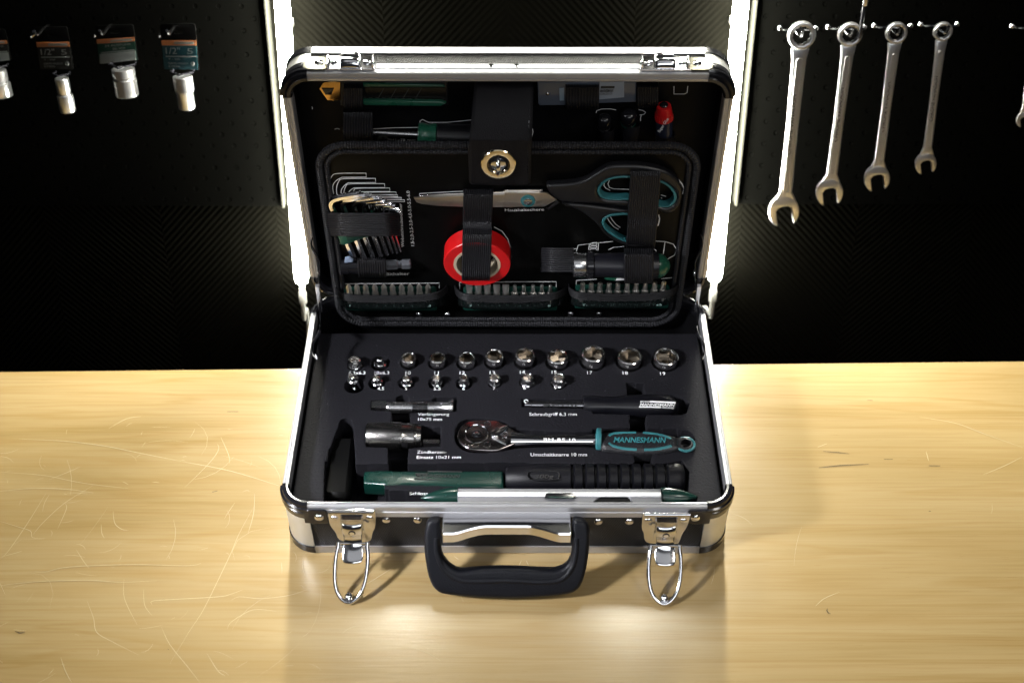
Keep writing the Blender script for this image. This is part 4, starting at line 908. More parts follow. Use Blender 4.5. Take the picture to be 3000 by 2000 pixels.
# ================================================================== TOOL BOARD
HW=.1725; B0,B1=.0,.226; RB=.026
board=thing('tool_board','black board with corded edge, elastic straps and white outlines in the lid','tool board',BOARD.p(0,0,0))
plate('panel',BOARD,[rrect(-HW,HW,B0,B1,RB,10)],-.006,0,boardm,board,bev=.0006)
def dense(L,step):
    out=[];n=len(L)
    for i in range(n):
        a=Vector(L[i]);b=Vector(L[(i+1)%n]); k=max(1,int((b-a).length/step))
        for j in range(k): out.append(a+(b-a)*j/k)
    return out
for ins,rad_,hh,ph in ((-.0005,.0040,.0006,0),(.0065,.0026,.0014,1)):
    Lp=dense(rrect(-HW+ins,HW-ins,B0+ins,B1-ins,RB-ins,14),.0006)
    rd=[rad_*(1.0 if i%4 in (0,) else (.80 if i%4==2 else .92)) for i in range(len(Lp))]
    V,Fc=tube([BOARD.p(p.x,p.y,hh) for p in Lp],rad_,8,closed=True,rad=rd,up=BOARD.n); mk('edge_binding',V,Fc,elastic,board,None,20)
bl=lambda c,*a,w=.0007: lines('outline_print',BOARD,[on(BOARD,px(c,*s),.0005) for s in a],w,.0005,ink,board)
# hex key outlines
ends=[(628,90,128),(718,140,180),(805,190,228),(855,232,265),(915,270,295),(930,298,315),(965,322,340),(995,345,362)]
xs=[(275,310),(345,390),(415,450),(495,520),(590,610),(650,672),(700,722),(770,790)]
Ls_=[]
for i,((xe,ya,yb),(xa_,xb_)) in enumerate(zip(ends,xs)):
    rr_=95-9*i
    Ls_.append((xa_+12,ya+200-i*14,xa_,ya+rr_+20,xa_+rr_*.25,ya+rr_*.35,xa_+rr_*.9,ya+3,xe,ya,xe+3,yb,xa_+rr_*1.3,yb+2,xb_+rr_*.35,yb+rr_*.35,xb_,yb+rr_*.9,xb_+8,yb+160-i*12))
HL_=[]
for q in Ls_:
    P=on(BOARD,px('C',*q),.0005); HL_.append([(v.x,v.y) for v in catmull([(*p,0) for p in P[:5]],4)]+[P[5]]+[(v.x,v.y) for v in catmull([(*p,0) for p in P[6:]],4)])
for q in HL_: lines('outline_print',BOARD,[q],.0007,.0005,ink,board)
bl('C',(1140,305,1140,285,1300,275,1555,262),(1145,302,1300,290,1555,284)); bl('C',(1855,262,2025,256),(1855,285,2025,280))
bl('D',(0,348,325,346),(0,374,322,372),(325,346,328,372))
bl('Q',(1895,242,1990,290,2060,370,2090,440,2068,512),w=.0011)
bl('Q',(990,355,985,395,1010,430,1070,462),(1060,322,1040,370,1060,420,1120,440,1350,448),(1770,523,1840,543),(1030,835,1060,890,1120,960,1185,998),(1068,812,1100,870,1150,930,1210,972),(1770,566,1785,567))
bl('Q',(1738,795,1752,850,1742,910,1728,948),w=.0010)
bl('Q',(550,1267,610,1262),(605,1300,630,1215,770,1198,1110,1163),(775,1278,785,1195,830,1180,890,1180,910,1195,902,1288),(1045,1278,1120,1245,1265,1230),(1675,1158,1830,1166,1940,1200,1985,1270,1960,1350,1865,1405),(1828,1166,1815,1250,1803,1335),(1675,1268,1700,1285,1705,1300))
bl('Q',(800,1215,795,1200,830,1185,885,1192,888,1208,870,1215,800,1215),(800,1250,793,1235,830,1222,885,1226,888,1242,870,1250,800,1250),(790,1282,800,1268,860,1262,885,1270,880,1285))
bl('C',(375,1010,378,915,470,908),(815,922,930,925,925,932,960,930,965,922,1010,922))
bl('C',(403,1180,400,1148,1330,1140,1328,1195)); bl('C',(1525,1200,1522,1135,2025,1130)); bl('D',(0,1162,452,1162,450,1215)); bl('D',(628,1200,628,1150,810,1140),(1380,1135,1485,1125,1480,1165))
bl('C',(360,700,362,760,380,765)); bl('C',(1855,605,1930,645,1985,720,2008,800)); bl('C',(1820,935,1862,890))
BT=lambda s,c,q0,q1,q2: text('lettering',s,BOARD,px(c,*q0),px(c,*q1),px(c,*q2),.0006,ink,board,bold=0)
BT('Haushaltschere','D',(-2,541),(343,535),(-2,516)); BT('6,3 mm-Bithalter','C',(600,1072),(1043,1063),(600,1045))
BT('Winkelschraubendreher','C',(992,795),(970,380),(965,795)); BT('1.5-2,0-2.5-3,0-4,0-5.0-5.5-6.0','C',(1090,785),(1045,260),(1060,785))
for q in px('C',1130,1450,1405,1450)+px('D',578,1452,828,1452):
    V,Fc=dome(BOARD.p(*BOARD.at(q,.004),.003),BOARD.n,.0030,.0016,12,3); mk('rivet',V,Fc,chrome,board)
# --- scissors
hS=.007
t=thing('scissors','black handled scissors with teal finger loops and teal pivot strapped across the board','scissors',BOARD.p(*BOARD.at(px('D',200,450),hS),hS))
bar('blade','C',(1085,325,1300,318,1560,308,2025,295,2025,418,1560,412,1300,402,1160,385,1110,368),.0048,.0066,bladem,t,.0003,BOARD)
bar('blade_back','D',(-5,378,370,378,458,442,345,500,-5,506),.0046,.0067,bladem,t,.0003,BOARD)
bar('rear_blade','C',(1140,305,1300,292,2025,262,2025,290,1300,310,1140,318),.0026,.0044,chrome,t,.0003,BOARD)
bar('rear_blade','D',(-5,352,325,350,320,374,-5,376),.0026,.0044,chrome,t,.0003,BOARD)
SH=px('Q',185,420,205,385,400,378,640,355,780,300,900,215,1050,130,1200,115,1500,120,1800,180,1950,260,2050,400,2070,540,2030,680,1930,780,1800,790,1740,740,1500,720,1290,700,1000,655,640,640,400,620,350,598,300,560,240,510)
IN=px('Q',888,480,900,420,960,350,1060,295,1200,272,1400,268,1700,315,1830,355,1930,430,1995,530,1985,620,1920,690,1830,710,1740,690,1600,640,1300,605,1100,603,980,590,915,545)
S1=smooth_loop(on(BOARD,SH,.011),1); I1=smooth_loop(on(BOARD,IN,.011),1)
sm_=mat('matt_black_handle',(.006,.006,.0075),.38,0,.08,500)
plate('handle',BOARD,[S1,I1],.002,.0115,sm_,t,bev=.0032,res=4,smooth=60)
def inlay(L,w_,h):  # teal lining of a finger hole, a wall standing inside the loop
    C_=Vector((sum(p[0] for p in L)/len(L),sum(p[1] for p in L)/len(L))); ins=[tuple(Vector(p)+(C_-Vector(p)).normalized()*w_) for p in L]
    return ins
plate('finger_lining',BOARD,[I1,inlay(I1,.0028,0)],.0005,.0105,teal,t,bev=.0009,res=3,smooth=60)
SH2=px('Q',390,640,640,650,1000,700,1290,735,1400,740,1700,760,1740,900,1700,1080,1600,1230,1400,1260,1250,1215,1080,1140,960,1040,900,940,760,820,620,730,420,660)
IN2=px('Q',948,900,980,840,1060,795,1200,775,1300,772,1500,800,1620,900,1620,1040,1500,1170,1400,1200,1285,1180,1150,1120,1030,1040,965,960)
S2=smooth_loop(on(BOARD,SH2,.008),1); I2=smooth_loop(on(BOARD,IN2,.008),1)
plate('handle',BOARD,[S2,I2],.0005,.0085,sm_,t,bev=.0028,res=4,smooth=60)
plate('finger_lining',BOARD,[I2,inlay(I2,.0028,0)],.0004,.0082,teal,t,bev=.0009,res=3,smooth=60)
bar('bolster','Q',(200,720,340,600,385,632,225,738),.002,.006,sm_,t,.001,BOARD)
u,v=BOARD.at(px('D',202,452),.0075)
V,Fc=lathe(BOARD.p(u,v,.0066),BOARD.n,[(0,.0070),(.0012,.0066),(.0016,.0056),(.0014,.0040)],28); mk('pivot_ring',V,Fc,teal,t)
V,Fc=lathe(BOARD.p(u,v,.0070),BOARD.n,[(0,.0040),(.0014,.0038),(.0019,.0030),(.0018,.001)],20); mk('pivot_screw',V,Fc,steel,t)
# --- red tape
q=px('C',1690,936); TTH=.019; u,v=BOARD.at(q,TTH); r=(BOARD.at((q[0]+320/3.266,q[1]),TTH)[0]-u)
t=thing('tape_roll','red insulating tape roll held under the middle strap','tape',BOARD.p(u,v,.002))
tn=(BOARD.n-Vector((0,0,.14))).normalized(); c0=BOARD.p(u,v-.0,.0015)
V,Fc=lathe(c0,tn,[(0,r*.70),(0,r*.985),(.0006,r),(TTH-.0008,r),(TTH,r*.985),(TTH+.0001,r*.86),(TTH,r*.70),(0,r*.70)],64,cap=False); mk('tape',V,Fc,red,t,None,30)
V,Fc=lathe(c0,tn,[(.0,r*.62),(.0,r*.705),(TTH+.0003,r*.705),(TTH+.0003,r*.62),(.0,r*.62)],64,cap=False); mk('core',V,Fc,paper,t,None,30)
# --- hex keys and their holder
KE=[((520,915),(300,360),(575,285),3.0),((610,900),(410,375),(668,300),2.75),((692,890),(515,385),(768,330),2.5),((772,880),(608,398),(822,360),2.25),((830,868),(690,418),(882,385),1.9),((880,852),(752,436),(915,402),1.5),((924,852),(805,448),(945,432),1.25),((960,838),(852,458),(972,460),.9)]
for i,(bt,bd,en,rk) in enumerate(KE):
    h=.0045+.0002*i; rk*=.00108
    W_=lambda x,y,hh=h:BOARD.p(*BOARD.at(px('C',x,y),hh),hh)
    P0=W_(*bt);P1=W_(bd[0],bd[1]+40);P2=W_(*en,h+.008); 
    cor=W_(bd[0]-20,bd[1]-25,h+.002)
    P=[P0,P0.lerp(P1,.5),P1]+[ (P1.lerp(cor,s)).lerp(cor.lerp(P2,s*.35),s) for s in (.2,.4,.6,.8,1)]+[P2]
    tt=thing('hex_key','chrome hex key, '+['largest of the fanned set at its left end','second largest of the set','third largest of the set','fourth largest of the set','fourth smallest of the set','third smallest of the set','second smallest of the set','thinnest of the set at its right end'][i]+', in the green holder','hex key',P0,'hex keys in the green holder')
    V,Fc=tube(P,rk,6); mk('key_rod',V,Fc,chrome,tt,None,25)
t=thing('hex_key_holder','green plastic hex key holder showing below its elastic strap','holder',BOARD.p(*BOARD.at(px('C',500,720),.008),.003))
bar('body','C',(355,640,380,560,640,560,760,640,690,690,560,730,420,782,385,775,358,700),.002,.0125,green2,t,.0015,BOARD)
bar('recess','C',(440,700,650,690,560,722,450,745),.0126,.0132,dgreen,t,.0002,BOARD)
# --- elastic straps (belong to the board)
def vstrap(c,top,bot,hs,wpx,nr,name='elastic_strap',ends=True):
    (x0,y0),(x1,y1)=top,bot; n=len(hs); path=[]
    for i,hv in enumerate(hs):
        t_=i/(n-1); u,v=BOARD.at(px(c,x0+(x1-x0)*t_,y0+(y1-y0)*t_),hv); path.append((u,v,hv))
    wd=BOARD.at(px(c,x0+wpx,y0),hs[n//2])[0]-BOARD.at(px(c,x0,y0),hs[n//2])[0]
    C_=catmull([Vector(p) for p in path],4)
    return band(name,BOARD,[tuple(p) for p in C_],wd,nr,elastic,board,cross=(1,0))
vstrap('D',(1245,132),(1195,858),[.0005,.0135,.0145,.0145,.0145,.0140,.0130,.0120,.0140,.0120,.010,.0005],268,14)
vstrap('C',(1704,232),(1678,1140),[.0005,.0092,.0095,.0092,.0060,.0060,.0120,.0215,.0228,.0225,.0225,.0225,.0225,.0215,.0005],285,14)
def hstrap(c,lf,rt,hs,hpx,nr,m=elastic):
    (x0,y0),(x1,y1)=lf,rt; n=len(hs); path=[]
    for i,hv in enumerate(hs):
        t_=i/(n-1); u,v=BOARD.at(px(c,x0+(x1-x0)*t_,y0+(y1-y0)*t_),hv); path.append((u,v,hv))
    a,b_=BOARD.at(px(c,x0,y0),hs[n//2]),BOARD.at(px(c,x0,y0+hpx),hs[n//2])
    C_=catmull([Vector(p) for p in path],4)
    return band('elastic_strap',BOARD,[tuple(p) for p in C_],abs(b_[1]-a[1]),nr,elastic,board,cross=(0,1))
hstrap('C',(275,575),(938,575),[.0005,.012,.0145,.015,.015,.0145,.013,.0005],215,13)
# --- bit holder
a=BOARD.p(*BOARD.at(px('C',385,985),.008),.008); b_=BOARD.p(*BOARD.at(px('C',1058,955),.006),.006); ax=(b_-a).normalized(); L=(b_-a).length
t=thing('bit_holder','steel bit holder with grey hexagon shank strapped below the hex keys','bit holder',a)
V,Fc=lathe(a,ax,[(0,.0050),(.0005,.0078),(.008,.0080),(.0085,.0072),(.010,.0072),(.0105,.0080),(.020,.0080),(.0205,.0070),(.022,.0078),(L*.60,.0078),(L*.62,.004)],28); mk('sleeve',V,Fc,blkg,t)
V,Fc=tube([a+ax*(L*.6),a+ax*(L*.80),a+ax*(L*.82),a+ax*(L*.86),a+ax*(L*.88),a+ax*(L-.001),a+ax*L],.0052,6,rad=[.0052,.0052,.0040,.0040,.0052,.0052,.0044],up=(0,0,1)); mk('hex_shank',V,Fc,mat('zinc_grey',(.16,.17,.19),.38,.6),t,None,20)
bar('frosted_cap','C',(425,905,470,900,505,925,500,945,420,950),.0095,.0125,mat('frosted_grey_plastic',(.25,.32,.45),.4),t,.0008,BOARD)
vstrap('C',(680,885),(690,1070),[.0005,.0160,.0175,.0175,.0160,.0005],270,12)
# --- stubby ratchet bit driver
a=BOARD.p(*BOARD.at(px('D',598,1012),.013),.013); b_=BOARD.p(*BOARD.at(px('D',1458,1022),.013),.013); ax=(b_-a).normalized(); L=(b_-a).length; r=.0122
t=thing('bit_driver','stubby black bit driver with chrome collar and green domed cap under the right strap','screwdriver',a)
V,Fc=lathe(a,ax,[(0,r*.6),(.0006,r*.97),(.002,r),(L*.125,r),(L*.130,r*.97)],36); mk('collar',V,Fc,mat('satin_chrome',(.70,.70,.72),.25,1,.05,300,var=.04),t)
pr=[(L*.132,r*.9),(L*.135,r*1.0)]
V,Fc=lathe(a,ax,pr+[(L*.15,r*1.03),(L*.205,r*1.03),(L*.21,r*.95)],36); o=mk('selector_ring',V,Fc,blkg,t)
rb=[]
for k in range(30):
    an=2*PI*k/30; rb.append(box(Fr(a+ax*(L*.178)+Vector((0,math.cos(an),math.sin(an)))*r*1.03,(1,0,0),Vector((0,-math.sin(an),math.cos(an)))),-.0026,.0026,-.0005,.0005,-.0006,.0006))
V,Fc=join(rb); mk('selector_rib',V,Fc,blkg,o)
V,Fc=lathe(a,ax,[(L*.212,r*.9),(L*.215,r*.97),(L*.28,r*.95),(L*.40,r*.98),(L*.55,r*1.06),(L*.70,r*1.12),(L*.80,r*1.10),(L*.87,r*1.04),(L*.873,r*.9)],36); mk('grip',V,Fc,mat('soft_black_grip',(.007,.007,.011),.36,0,.05,300),t)
V,Fc=lathe(a,ax,[(L*.872,r*.9),(L*.874,r*1.02),(L*.90,r*.98),(L*.94,r*.82),(L*.975,r*.52),(L*.995,r*.2),(L,r*.03)],36); mk('end_cap',V,Fc,green2,t)
bar('green_inlay','D',(875,1140,885,1118,950,1105,1080,1100,1080,1150,960,1158,900,1152),.0165,.0195,green2,t,.0014,BOARD)
bar('inlay_label','D',(985,1133,1052,1130,1052,1148,975,1152),.0197,.0199,ink,t,.00005,BOARD)
vstrap('D',(1180,858),(1180,1160),[.0150,.0255,.0278,.0285,.0285,.0270,.0200],258,13)
hstrap('D',(330,965),(598,965),[.0005,.010,.012,.012,.0105],210,11)
# --- bit racks in elastic pockets
def bit(kind,s):
    V1,F1=tube([Vector((0,0,z)) for z in (-.012,-.002,0)],.0031,6,rad=[.0031,.0031,.0026])
    n=16;V2=[];F2=[]
    if kind=='cross': prof=[(0,.0024,0),(.003,.0024,.15),(.0045,.0026,.5),(.007,.0018,.6),(.009,.0003,.3)]; lob=4
    elif kind=='hex': prof=[(0,.0018,0),(.004,.0016,0),(.0075,.0016,0),(.008,.0013,0)]; lob=6
    elif kind=='star': prof=[(0,.0022,.1),(.0045,.0020,.3),(.008,.0020,.3),(.0085,.0017,.3)]; lob=6
    else: prof=[(0,.0026,0),(.004,.0029,0),(.0085,.0029,0),(.009,.0028,0)]; lob=0
    for z,r,dep in prof:
        for i in range(n):
            a=2*PI*i/n; q=r*(1-dep*(.5-.5*math.cos(lob*a))) if lob else r
            sy=1 if lob else max(.16,1-z/.0065)
            V2.append(Vector((q*math.cos(a),q*math.sin(a)*sy,z)))
    for k in range(len(prof)-1):
        for i in range(n): j=(i+1)%n; F2.append((k*n+i,k*n+j,(k+1)*n+j,(k+1)*n+i))
    F2.append(tuple((len(prof)-1)*n+i for i in range(n)))
    return (V1,F1),(V2,F2)
bitm=mat('bit_steel',(.75,.73,.70),.28,1,.1,500)
PROTO={}
def place_bit(kind,P,label,group,sc_=1):
    if kind not in PROTO:
        t=thing('screw_bit',label,'bit',P,group); a_,b_=bit(kind,1)
        for nm,(V,Fc) in (('shank',a_),('tip',b_)):
            o=mk(nm,V,Fc,bitm,None,None,30); o.parent=t
        PROTO[kind]=t; t.scale=(sc_,)*3; return t
    t=copy_tree(PROTO[kind],label,P); t['group']=group; t.scale=(sc_,)*3; return t
racks=[('left','C',[(468,1190),(545,1190),(628,1190),(716,1190),(803,1190),(885,1190),(972,1190),(1055,1190),(1140,1190),(1225,1190)],['cross']*10,(410,1310,1205,1395)),
 ('middle','C',[(1617,1195),(1703,1195),(1790,1195),(1878,1195),(1965,1195),(2052,1195),(2138,1195),(2226,1195),(2310,1195),(2390,1195)],['flat']*5+['hex']*5,(1555,2455,1205,1395)),
 ('right','D',[(682,1205),(758,1205),(835,1205),(915,1205),(993,1205),(1075,1205),(1155,1200),(1235,1200),(1318,1195),(1395,1195)],['star']*8+['star','star'],(620,1440,1215,1390))]
for side,c,pos,kinds,(rx0,rx1,ry0,ry1) in racks:
    hb_=.0105
    u0_,v1_=BOARD.at(px(c,rx0,ry0+18),hb_); u1_,v0_=BOARD.at(px(c,rx1,ry1),hb_)
    t=thing('bit_rack','dark green bit rack in the '+side+' elastic pocket at the bottom of the board','bit rack',BOARD.p((u0_+u1_)/2,v0_,hb_))
    plate('rack_body',BOARD,[rrect(u0_,u1_,v0_,v1_+.001,.003)],.003,.0125,dgreen,t,bev=.001)
    for k,((x,y),kd) in enumerate(zip(pos,kinds)):
        u,v=BOARD.at(px(c,x,y+30),.0150)
        kn={'cross':'cross tip bit','flat':'flat blade bit','hex':'hexagon tip bit','star':'star tip bit'}[kd]
        place_bit(kd,BOARD.p(u,v,.0150),kn+', '+ORD[k]+' in the '+side+' bit rack','bits in the '+side+' rack',1.15)
    # pocket band and net
    cc=CROP[c]
    ey0=[(-60,-20),(-40,15),(30,55),(200,68),((rx1-rx0)/2,72),((rx1-rx0)-180,66),((rx1-rx0)-20,40),((rx1-rx0)+55,5),((rx1-rx0)+80,-25)]
    hs=[.0006,.008,.0165,.0185,.019,.0185,.0165,.008,.0006]
    path=[]
    for (dx,dy),hv in zip(ey0,hs):
        u,v=BOARD.at(px(c,rx0+dx,ry0+dy+8),hv); path.append((u,v,hv))
    C_=catmull([Vector(p) for p in path],5)
    band('pocket_elastic',BOARD,[tuple(p) for p in C_],.0095,5,mat('dark_elastic',(.0035,.0035,.0045),.6,0,.4,900,spec=.25),board,rib=.0011,cross=(0,1))
    V=[];Fc=[];m=len(C_)
    for i,p in enumerate(C_):
        for j in range(6):
            s=j/5; hv=p.z*(1-max(0,s-.55)**1.5*2.9)+.0006; V.append(BOARD.p(p.x*(1) ,p.y-.0035-s*.022,hv))
    for i in range(m-1):
        for j in range(5): a=i*6+j; Fc.append((a,a+1,a+7,a+6))
    o=mk('pocket_net',V,Fc,netm,board,None,60,fix=False)
    # numbers on the rack
    nums={'left':'1  1  2  2  3  1  1  2  2  3','middle':'3  4  5  6  7  2  2.5  3  4  5  6','right':'T8 10 15 T20 T25 T27 T30 T40'}[side]
    q0=px(c,rx0+60,ry0+160);q1=px(c,rx1-60,ry0+160);q2=px(c,rx0+60,ry0+142)
    text('size_marks',nums,BOARD,q0,q1,q2,.0185,mat('pale_green_print',(.30,.45,.42),.4),t)
# ================================================================== LID FLAP WITH TURN LOCK
P=[Vector((0,.292,.322)),Vector((0,.275,.3155)),Vector((0,.258,.3000)),Vector((0,.2485,.284)),Vector((0,.2470,.2795)),Vector((0,.2465,.270)),Vector((0,.2470,.250)),Vector((0,.2475,.236)),Vector((0,.2480,.2318))]
C_=catmull(P,5)
def xr(P_):  # width of the strap in x at this height
    return (-.0325+.002,.0195) 
fu0=[BOARD.at(q,.008)[0] for q in px('N',130,300,55,1000)]; fu1=[BOARD.at(q,.008)[0] for q in px('N',970,300,935,1000)]
V=[];Fc=[];n=14
for i,p in enumerate(C_):
    t_=min(1,max(0,(.32-p.z)/.05)); a=fu0[0]+(fu0[1]-fu0[0])*t_+.0; b_=fu1[0]+(fu1[1]-fu1[0])*t_
    e=max(0,(i-len(C_)+5)/5)*.004
    for k in range(n+1):
        s=k/n; x=a+e+(b_-a-2*e)*s; V.append(Vector((x,p.y-.0008*math.sin(PI*s*3+i*.1)*.6,p.z)))
for i in range(len(C_)-1):
    for k in range(n): q=i*(n+1)+k; Fc.append((q,q+1,q+n+2,q+n+1))
flap=mk('closing_flap',V,Fc,leather,case,None,60,fix=False); s_=flap.modifiers.new('s','SOLIDIFY'); s_.thickness=.0022
# stitching
st=[]
for i in range(0,len(C_)-2):
    for side in (0,1):
        p=C_[i]; p2=C_[i].lerp(C_[i+1],.6); t_=min(1,max(0,(.32-p.z)/.05)); a=fu0[0]+(fu0[1]-fu0[0])*t_+.0028; b_=fu1[0]+(fu1[1]-fu1[0])*t_-.0032; x=a if side==0 else b_
        d_=Vector((0,-.0016,.0008)); st.append(tube([Vector((x,p.y,p.z))+d_,Vector((x,p2.y,p2.z))+d_],.0005,5))
V,Fc=join(st); o=mk('stitching',V,Fc,blkg,flap); o['kind']='stuff'
LK=Fr((0,.2452,.2),(1,0,0),(0,0,1))
u,v=LK.at(px('N',476,1198),.002); r=LK.at(px('N',720,1198),.002)[0]-u; c0=LK.p(u,v,0); ln=(LK.n+Vector((0,0,.05))).normalized()
V,Fc=lathe(c0,ln,[(-.001,r),(.0022,r),(.0030,r*.95),(.0032,r*.80),(.0030,r*.66),(.0016,r*.62),(.0010,r*.58)],48,cap=False); mk('lock_ring',V,Fc,nickel,flap)
V,Fc=lathe(c0,ln,[(0,r*.62),(.0004,r*.60),(.0006,r*.1)],32); mk('lock_plate',V,Fc,blkg,flap)
V,Fc=lathe(c0,ln,[(0,r*.44),(.0025,r*.42),(.0032,r*.34),(.0030,r*.05)],32); o=mk('lock_boss',V,Fc,chrome,flap)
V,Fc=tube([c0+ln*.003+Vector((0,0,r*.50)),c0+ln*.008+Vector((0,0,r*.30)),c0+ln*.0095,c0+ln*.008-Vector((0,0,r*.35)),c0+ln*.003-Vector((0,0,r*.62))],.0016,10,rad=[.0014,.0017,.0015,.0017,.0016],sx=1,sy=1.3); mk('lock_knob',V,Fc,chrome,flap,None,60)
# ================================================================== THINGS IN THE BACK OF THE LID
def lt(name,label,cat,c,x,y,h=.006,group=None): return thing(name,label,cat,LIDIN.p(*LIDIN.at(px(c,x,y),h),0),group)
# cutter knife
t=lt('cutter_knife','green cutter knife with snap-off blades and brass end, top left in the lid','knife','A',1000,560)
bar('brass_end','A',(422,505,455,452,470,440,620,440,620,612,500,612),.004,.0075,gold,t,.0006,LIDIN)
bar('end_slot','A',(445,500,560,500,535,560,480,560),.0076,.0082,blkg,t,.0002,LIDIN)
bar('body','A',(620,440,1600,440,1610,655,620,660),.001,.0075,blk,t,.001,LIDIN)
bar('green_frame','A',(825,612,1540,622,1590,640,1540,668,840,660,822,640),.0075,.0125,green2,t,.0015,LIDIN)
bar('green_frame','A',(825,455,1560,470,1580,490,825,488),.0075,.0105,green2,t,.001,LIDIN)
bar('blade','A',(830,492,1590,494,1590,604,830,590),.0077,.0082,mat('dark_blade',(.012,.012,.012),.25,.4),t,.0001,LIDIN)
Ls_=[]
for k in range(4): x=960+k*115; Ls_.append((x+60,498,x,600))
for k in range(12): x=820+k*60; Ls_.append((x,582+k*1.8,x+28,582+k*1.8,x+32,600+k,x+58,600+k))
lines('blade_score',LIDIN,[on(LIDIN,px('A',*s),.0086) for s in Ls_],.0004,.0086,greyprint,t)
# back panel straps
def lband(c,x0,x1,y0,y1,h,nr,vert=True):
    if vert:
        xm=(x0+x1)/2; pth=[LIDIN.at(px(c,xm,y),hv)+(hv,) for y,hv in ((y0,.0005),(y0+(y1-y0)*.15,h),(y0+(y1-y0)*.5,h),(y0+(y1-y0)*.85,h),(y1,.0005))]
        wd=LIDIN.at(px(c,x1,y0),h)[0]-LIDIN.at(px(c,x0,y0),h)[0]
    C_=catmull([Vector(p) for p in pth],4); band('elastic_strap',LIDIN,[tuple(p) for p in C_],wd,nr,elastic,case,cross=(1,0))
lband('A',650,825,440,680,.014,8); lband('A',645,915,690,965,.013,11)
# screwdriver in the lid
hh_=.009
a=LIDIN.p(*LIDIN.at(px('A',640,890),hh_),hh_); b_=LIDIN.p(*LIDIN.at(px('A',1330,925),hh_),hh_); ax=(b_-a).normalized(); L=(b_-a).length
t=thing('screwdriver','cross head screwdriver with green collar half hidden by the leather flap in the lid','screwdriver',a)
V,Fc=lathe(a,ax,[(0,.001),(.004,.0024),(.006,.0030),(L,.0030)],16); mk('shaft',V,Fc,steel,t)
V,Fc=lathe(b_,ax,[(0,.006),(.0006,.0105),(.004,.0118),(.007,.0108),(.010,.0100),(.013,.0112),(.017,.0118),(.0175,.0100)],28); mk('collar',V,Fc,green2,t)
V,Fc=lathe(b_,ax,[(.0172,.009),(.018,.0112),(.05,.0125),(.08,.012),(.084,.006)],28); mk('grip',V,Fc,blk,t)
panel_root=case
def cl(c,*a,w=.0006): lines('outline_print',LIDIN,[on(LIDIN,px(c,*s),.0006) for s in a],w,.0006,ink,case)
cl('A',(920,872,1100,862,1335,858),(1350,835,1350,800,1375,785,1400,800,1430,812,1600,812,1820,790),(1465,815,1467,860),(1577,862,1580,845,1590,838,1602,845,1608,862),(1630,862,1633,846,1645,840,1658,848,1662,860),(1684,855,1692,843,1704,846,1710,856),(565,875,590,868,612,876))
cl('A',(357,668,362,680,360,692))
text('lettering','PH1x75 mm',LIDIN,px('A',1055,985),px('A',1310,985),px('A',1055,962),.0006,ink,case)
V,Fc=lathe(LIDIN.p(*LIDIN.at(px('A',1012,975),.0005),.0004),LIDIN.n,[(0,.0058),(.0002,.0058)],20); mk('cross_symbol',V,Fc,greyprint,case)
u,v=LIDIN.at(px('A',1012,975),.0008)
V,Fc=join([box(LIDIN,u-.0036,u+.0036,v-.0011,v+.0011,.0007,.0009),box(LIDIN,u-.0011,u+.0011,v-.0036,v+.0036,.00072,.00092)]); mk('cross_symbol',V,Fc,blk,case)
# plastic box with label
t=lt('plastic_box','smoky plastic box with white label behind the straps, top right in the lid','box','B',850,560)
bar('box_body','B',(390,440,1300,440,1300,628,960,640,650,658,410,660,395,640),.002,.012,mat('smoky_clear_plastic',(.085,.10,.13),.22,0,.05,200,coat=.3),t,.0012,LIDIN)
bar('latch_window','B',(590,498,635,496,635,612,595,614),.0122,.0128,mat('pale_blue_plastic',(.22,.30,.38),.3),t,.0002,LIDIN)
u,v=LIDIN.at(px('B',483,552),.0124); V,Fc=dome(LIDIN.p(u,v,.012),LIDIN.n,.0018,.001,12,3); mk('pin',V,Fc,chrome,t)
bar('label','B',(962,440,1187,440,1187,582,958,602),.0122,.0124,mat('grey_white_label',(.28,.32,.38),.5),t,.00005,LIDIN)
text('label_lettering','MANNESMANN',LIDIN,px('B',965,538),px('B',1088,534),px('B',965,510),.0127,blk,t,shear=.3,bold=.03); text('label_lettering','WERKZEUGE',LIDIN,px('B',962,562),px('B',1080,556),px('B',962,546),.0127,blk,t,shear=.2)
bar('label_stripe','B',(975,480,1100,480,1098,500,970,502),.0125,.0127,blk,t,.00005,LIDIN)
lband('B',650,955,430,680,.0145,11); lband('B',1305,1500,430,660,.014,9)
cl('B',(930,725,935,705,980,690,1060,688,1113,698),(1320,695,1360,703,1385,720,1370,738,1330,745),(1345,742,1338,770,1338,800),(1645,480,1645,552,1740,552,1765,540,1772,480),(345,870,350,900,340,940))
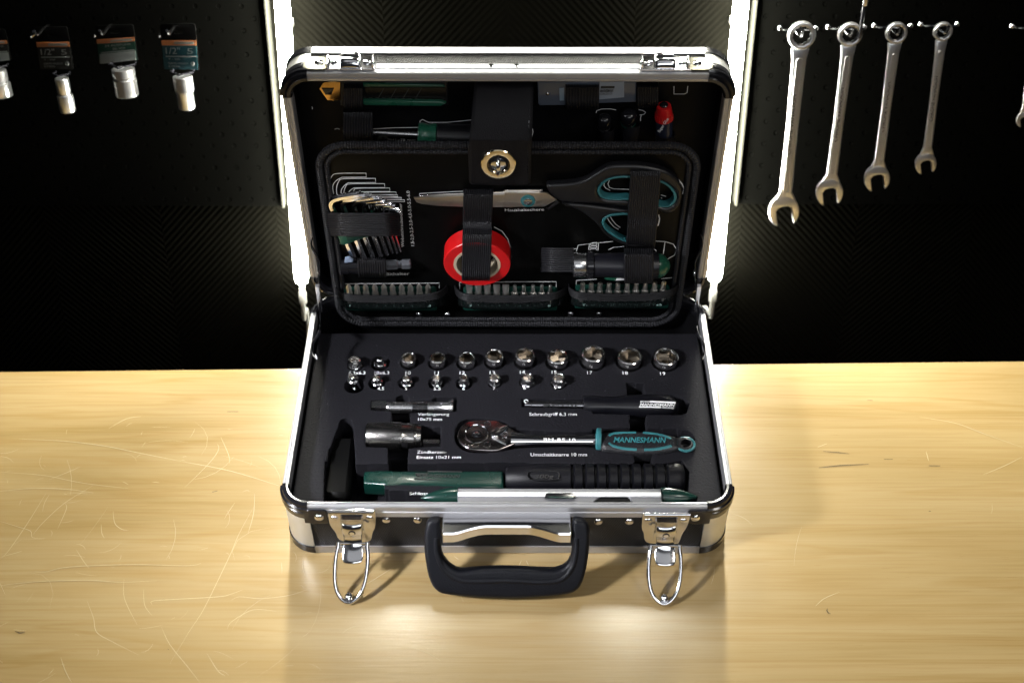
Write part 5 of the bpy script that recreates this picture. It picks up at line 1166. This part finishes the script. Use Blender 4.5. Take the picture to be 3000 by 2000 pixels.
# two black capped drivers in loops
for i,(x,y,r_,nm) in enumerate(((1010,770,60,'left one of two black round ends in the loops right of the leather flap'),(1235,730,70,'right one of two black round ends, nearer the red capped tube'))):
    t=lt('stubby_driver',nm,'tool','B',x,y,.010,'stubby drivers in the lid loops'); c0=LIDIN.p(*LIDIN.at(px('B',x,y),.012),.012); r_=r_/3.136/3100
    V,Fc=lathe(c0,(0,-.35,1),[(-.045,r_*.8),(-.012,r_*.92),(-.011,r_*1.0),(-.003,r_*1.02),(0,r_*.9),(.002,r_*.5),(.0022,r_*.05)],28); mk('grip',V,Fc,blkg,t)
    V,Fc=lathe(c0+Vector((0,.0046,-.0135)),(0,-.35,1),[(0,r_*1.01),(.0012,r_*1.01)],28); mk('ring',V,Fc,green if i else blk,t)
    cc=LIDIN.p(*LIDIN.at(px('B',x+20,y+175),.012),.008)
    V,Fc=lathe(cc,(0,0,1),[(-.012,r_*1.0),(.006,r_*1.12),(.008,r_*1.05)],24,cap=False); o=mk('tool_loop',V,Fc,leather,case); 
c0=LIDIN.p(*LIDIN.at(px('B',1555,900),.010),.010)
t=thing('glue_tube','small dark bottle with red screw cap standing in its lid loop','bottle',c0)
ax=Vector((0,0,1)); tp=LIDIN.p(*LIDIN.at(px('B',1552,640),.012),.012); ax=(tp-c0); L=ax.length; ax.normalize(); r_=78/3.136/3120
V,Fc=lathe(c0,ax,[(-.01,r_*.9),(0,r_),(L*.42,r_*1.0),(L*.50,r_*.96),(L*.52,r_*.8)],28); mk('bottle',V,Fc,mat('dark_foil',(.03,.035,.06),.25,.5,.5,200),t)
pr=[(L*.47,r_*.96),(L*.475,r_*1.06),(L*.62,r_*1.02),(L*.80,r_*.90),(L*.86,r_*.88),(L*.93,r_*.80),(L*.935,r_*.5)]
V,Fc=lathe(c0,ax,pr,28); cp=mk('cap',V,Fc,redcap,t)
rb=[]
for k in range(20):
    an=2*PI*k/20; d_=Vector((math.cos(an),math.sin(an),0)); rb.append(tube([c0+ax*(L*.49)+d_*r_*1.05,c0+ax*(L*.66)+d_*r_*1.0],.0004,5))
V,Fc=join(rb); mk('cap_rib',V,Fc,redcap,cp)
V,Fc=lathe(c0,ax,[(L*.93,r_*.48),(L*.97,r_*.5),(L*1.01,r_*.35),(L*1.02,r_*.1)],16); mk('tip',V,Fc,blkg,t)
text('label_print','Super Glue',Fr(LIDIN.o,LIDIN.u,LIDIN.v),px('B',1515,905),px('B',1600,780),px('B',1500,880),.012+r_*1.05,ink,t,shear=.2)
cc=LIDIN.p(*LIDIN.at(px('B',1560,955),.010),.010); V,Fc=lathe(cc,(0,0,1),[(-.012,r_*1.0),(.004,r_*1.15),(.006,r_*1.1)],24,cap=False); mk('tool_loop',V,Fc,leather,case)
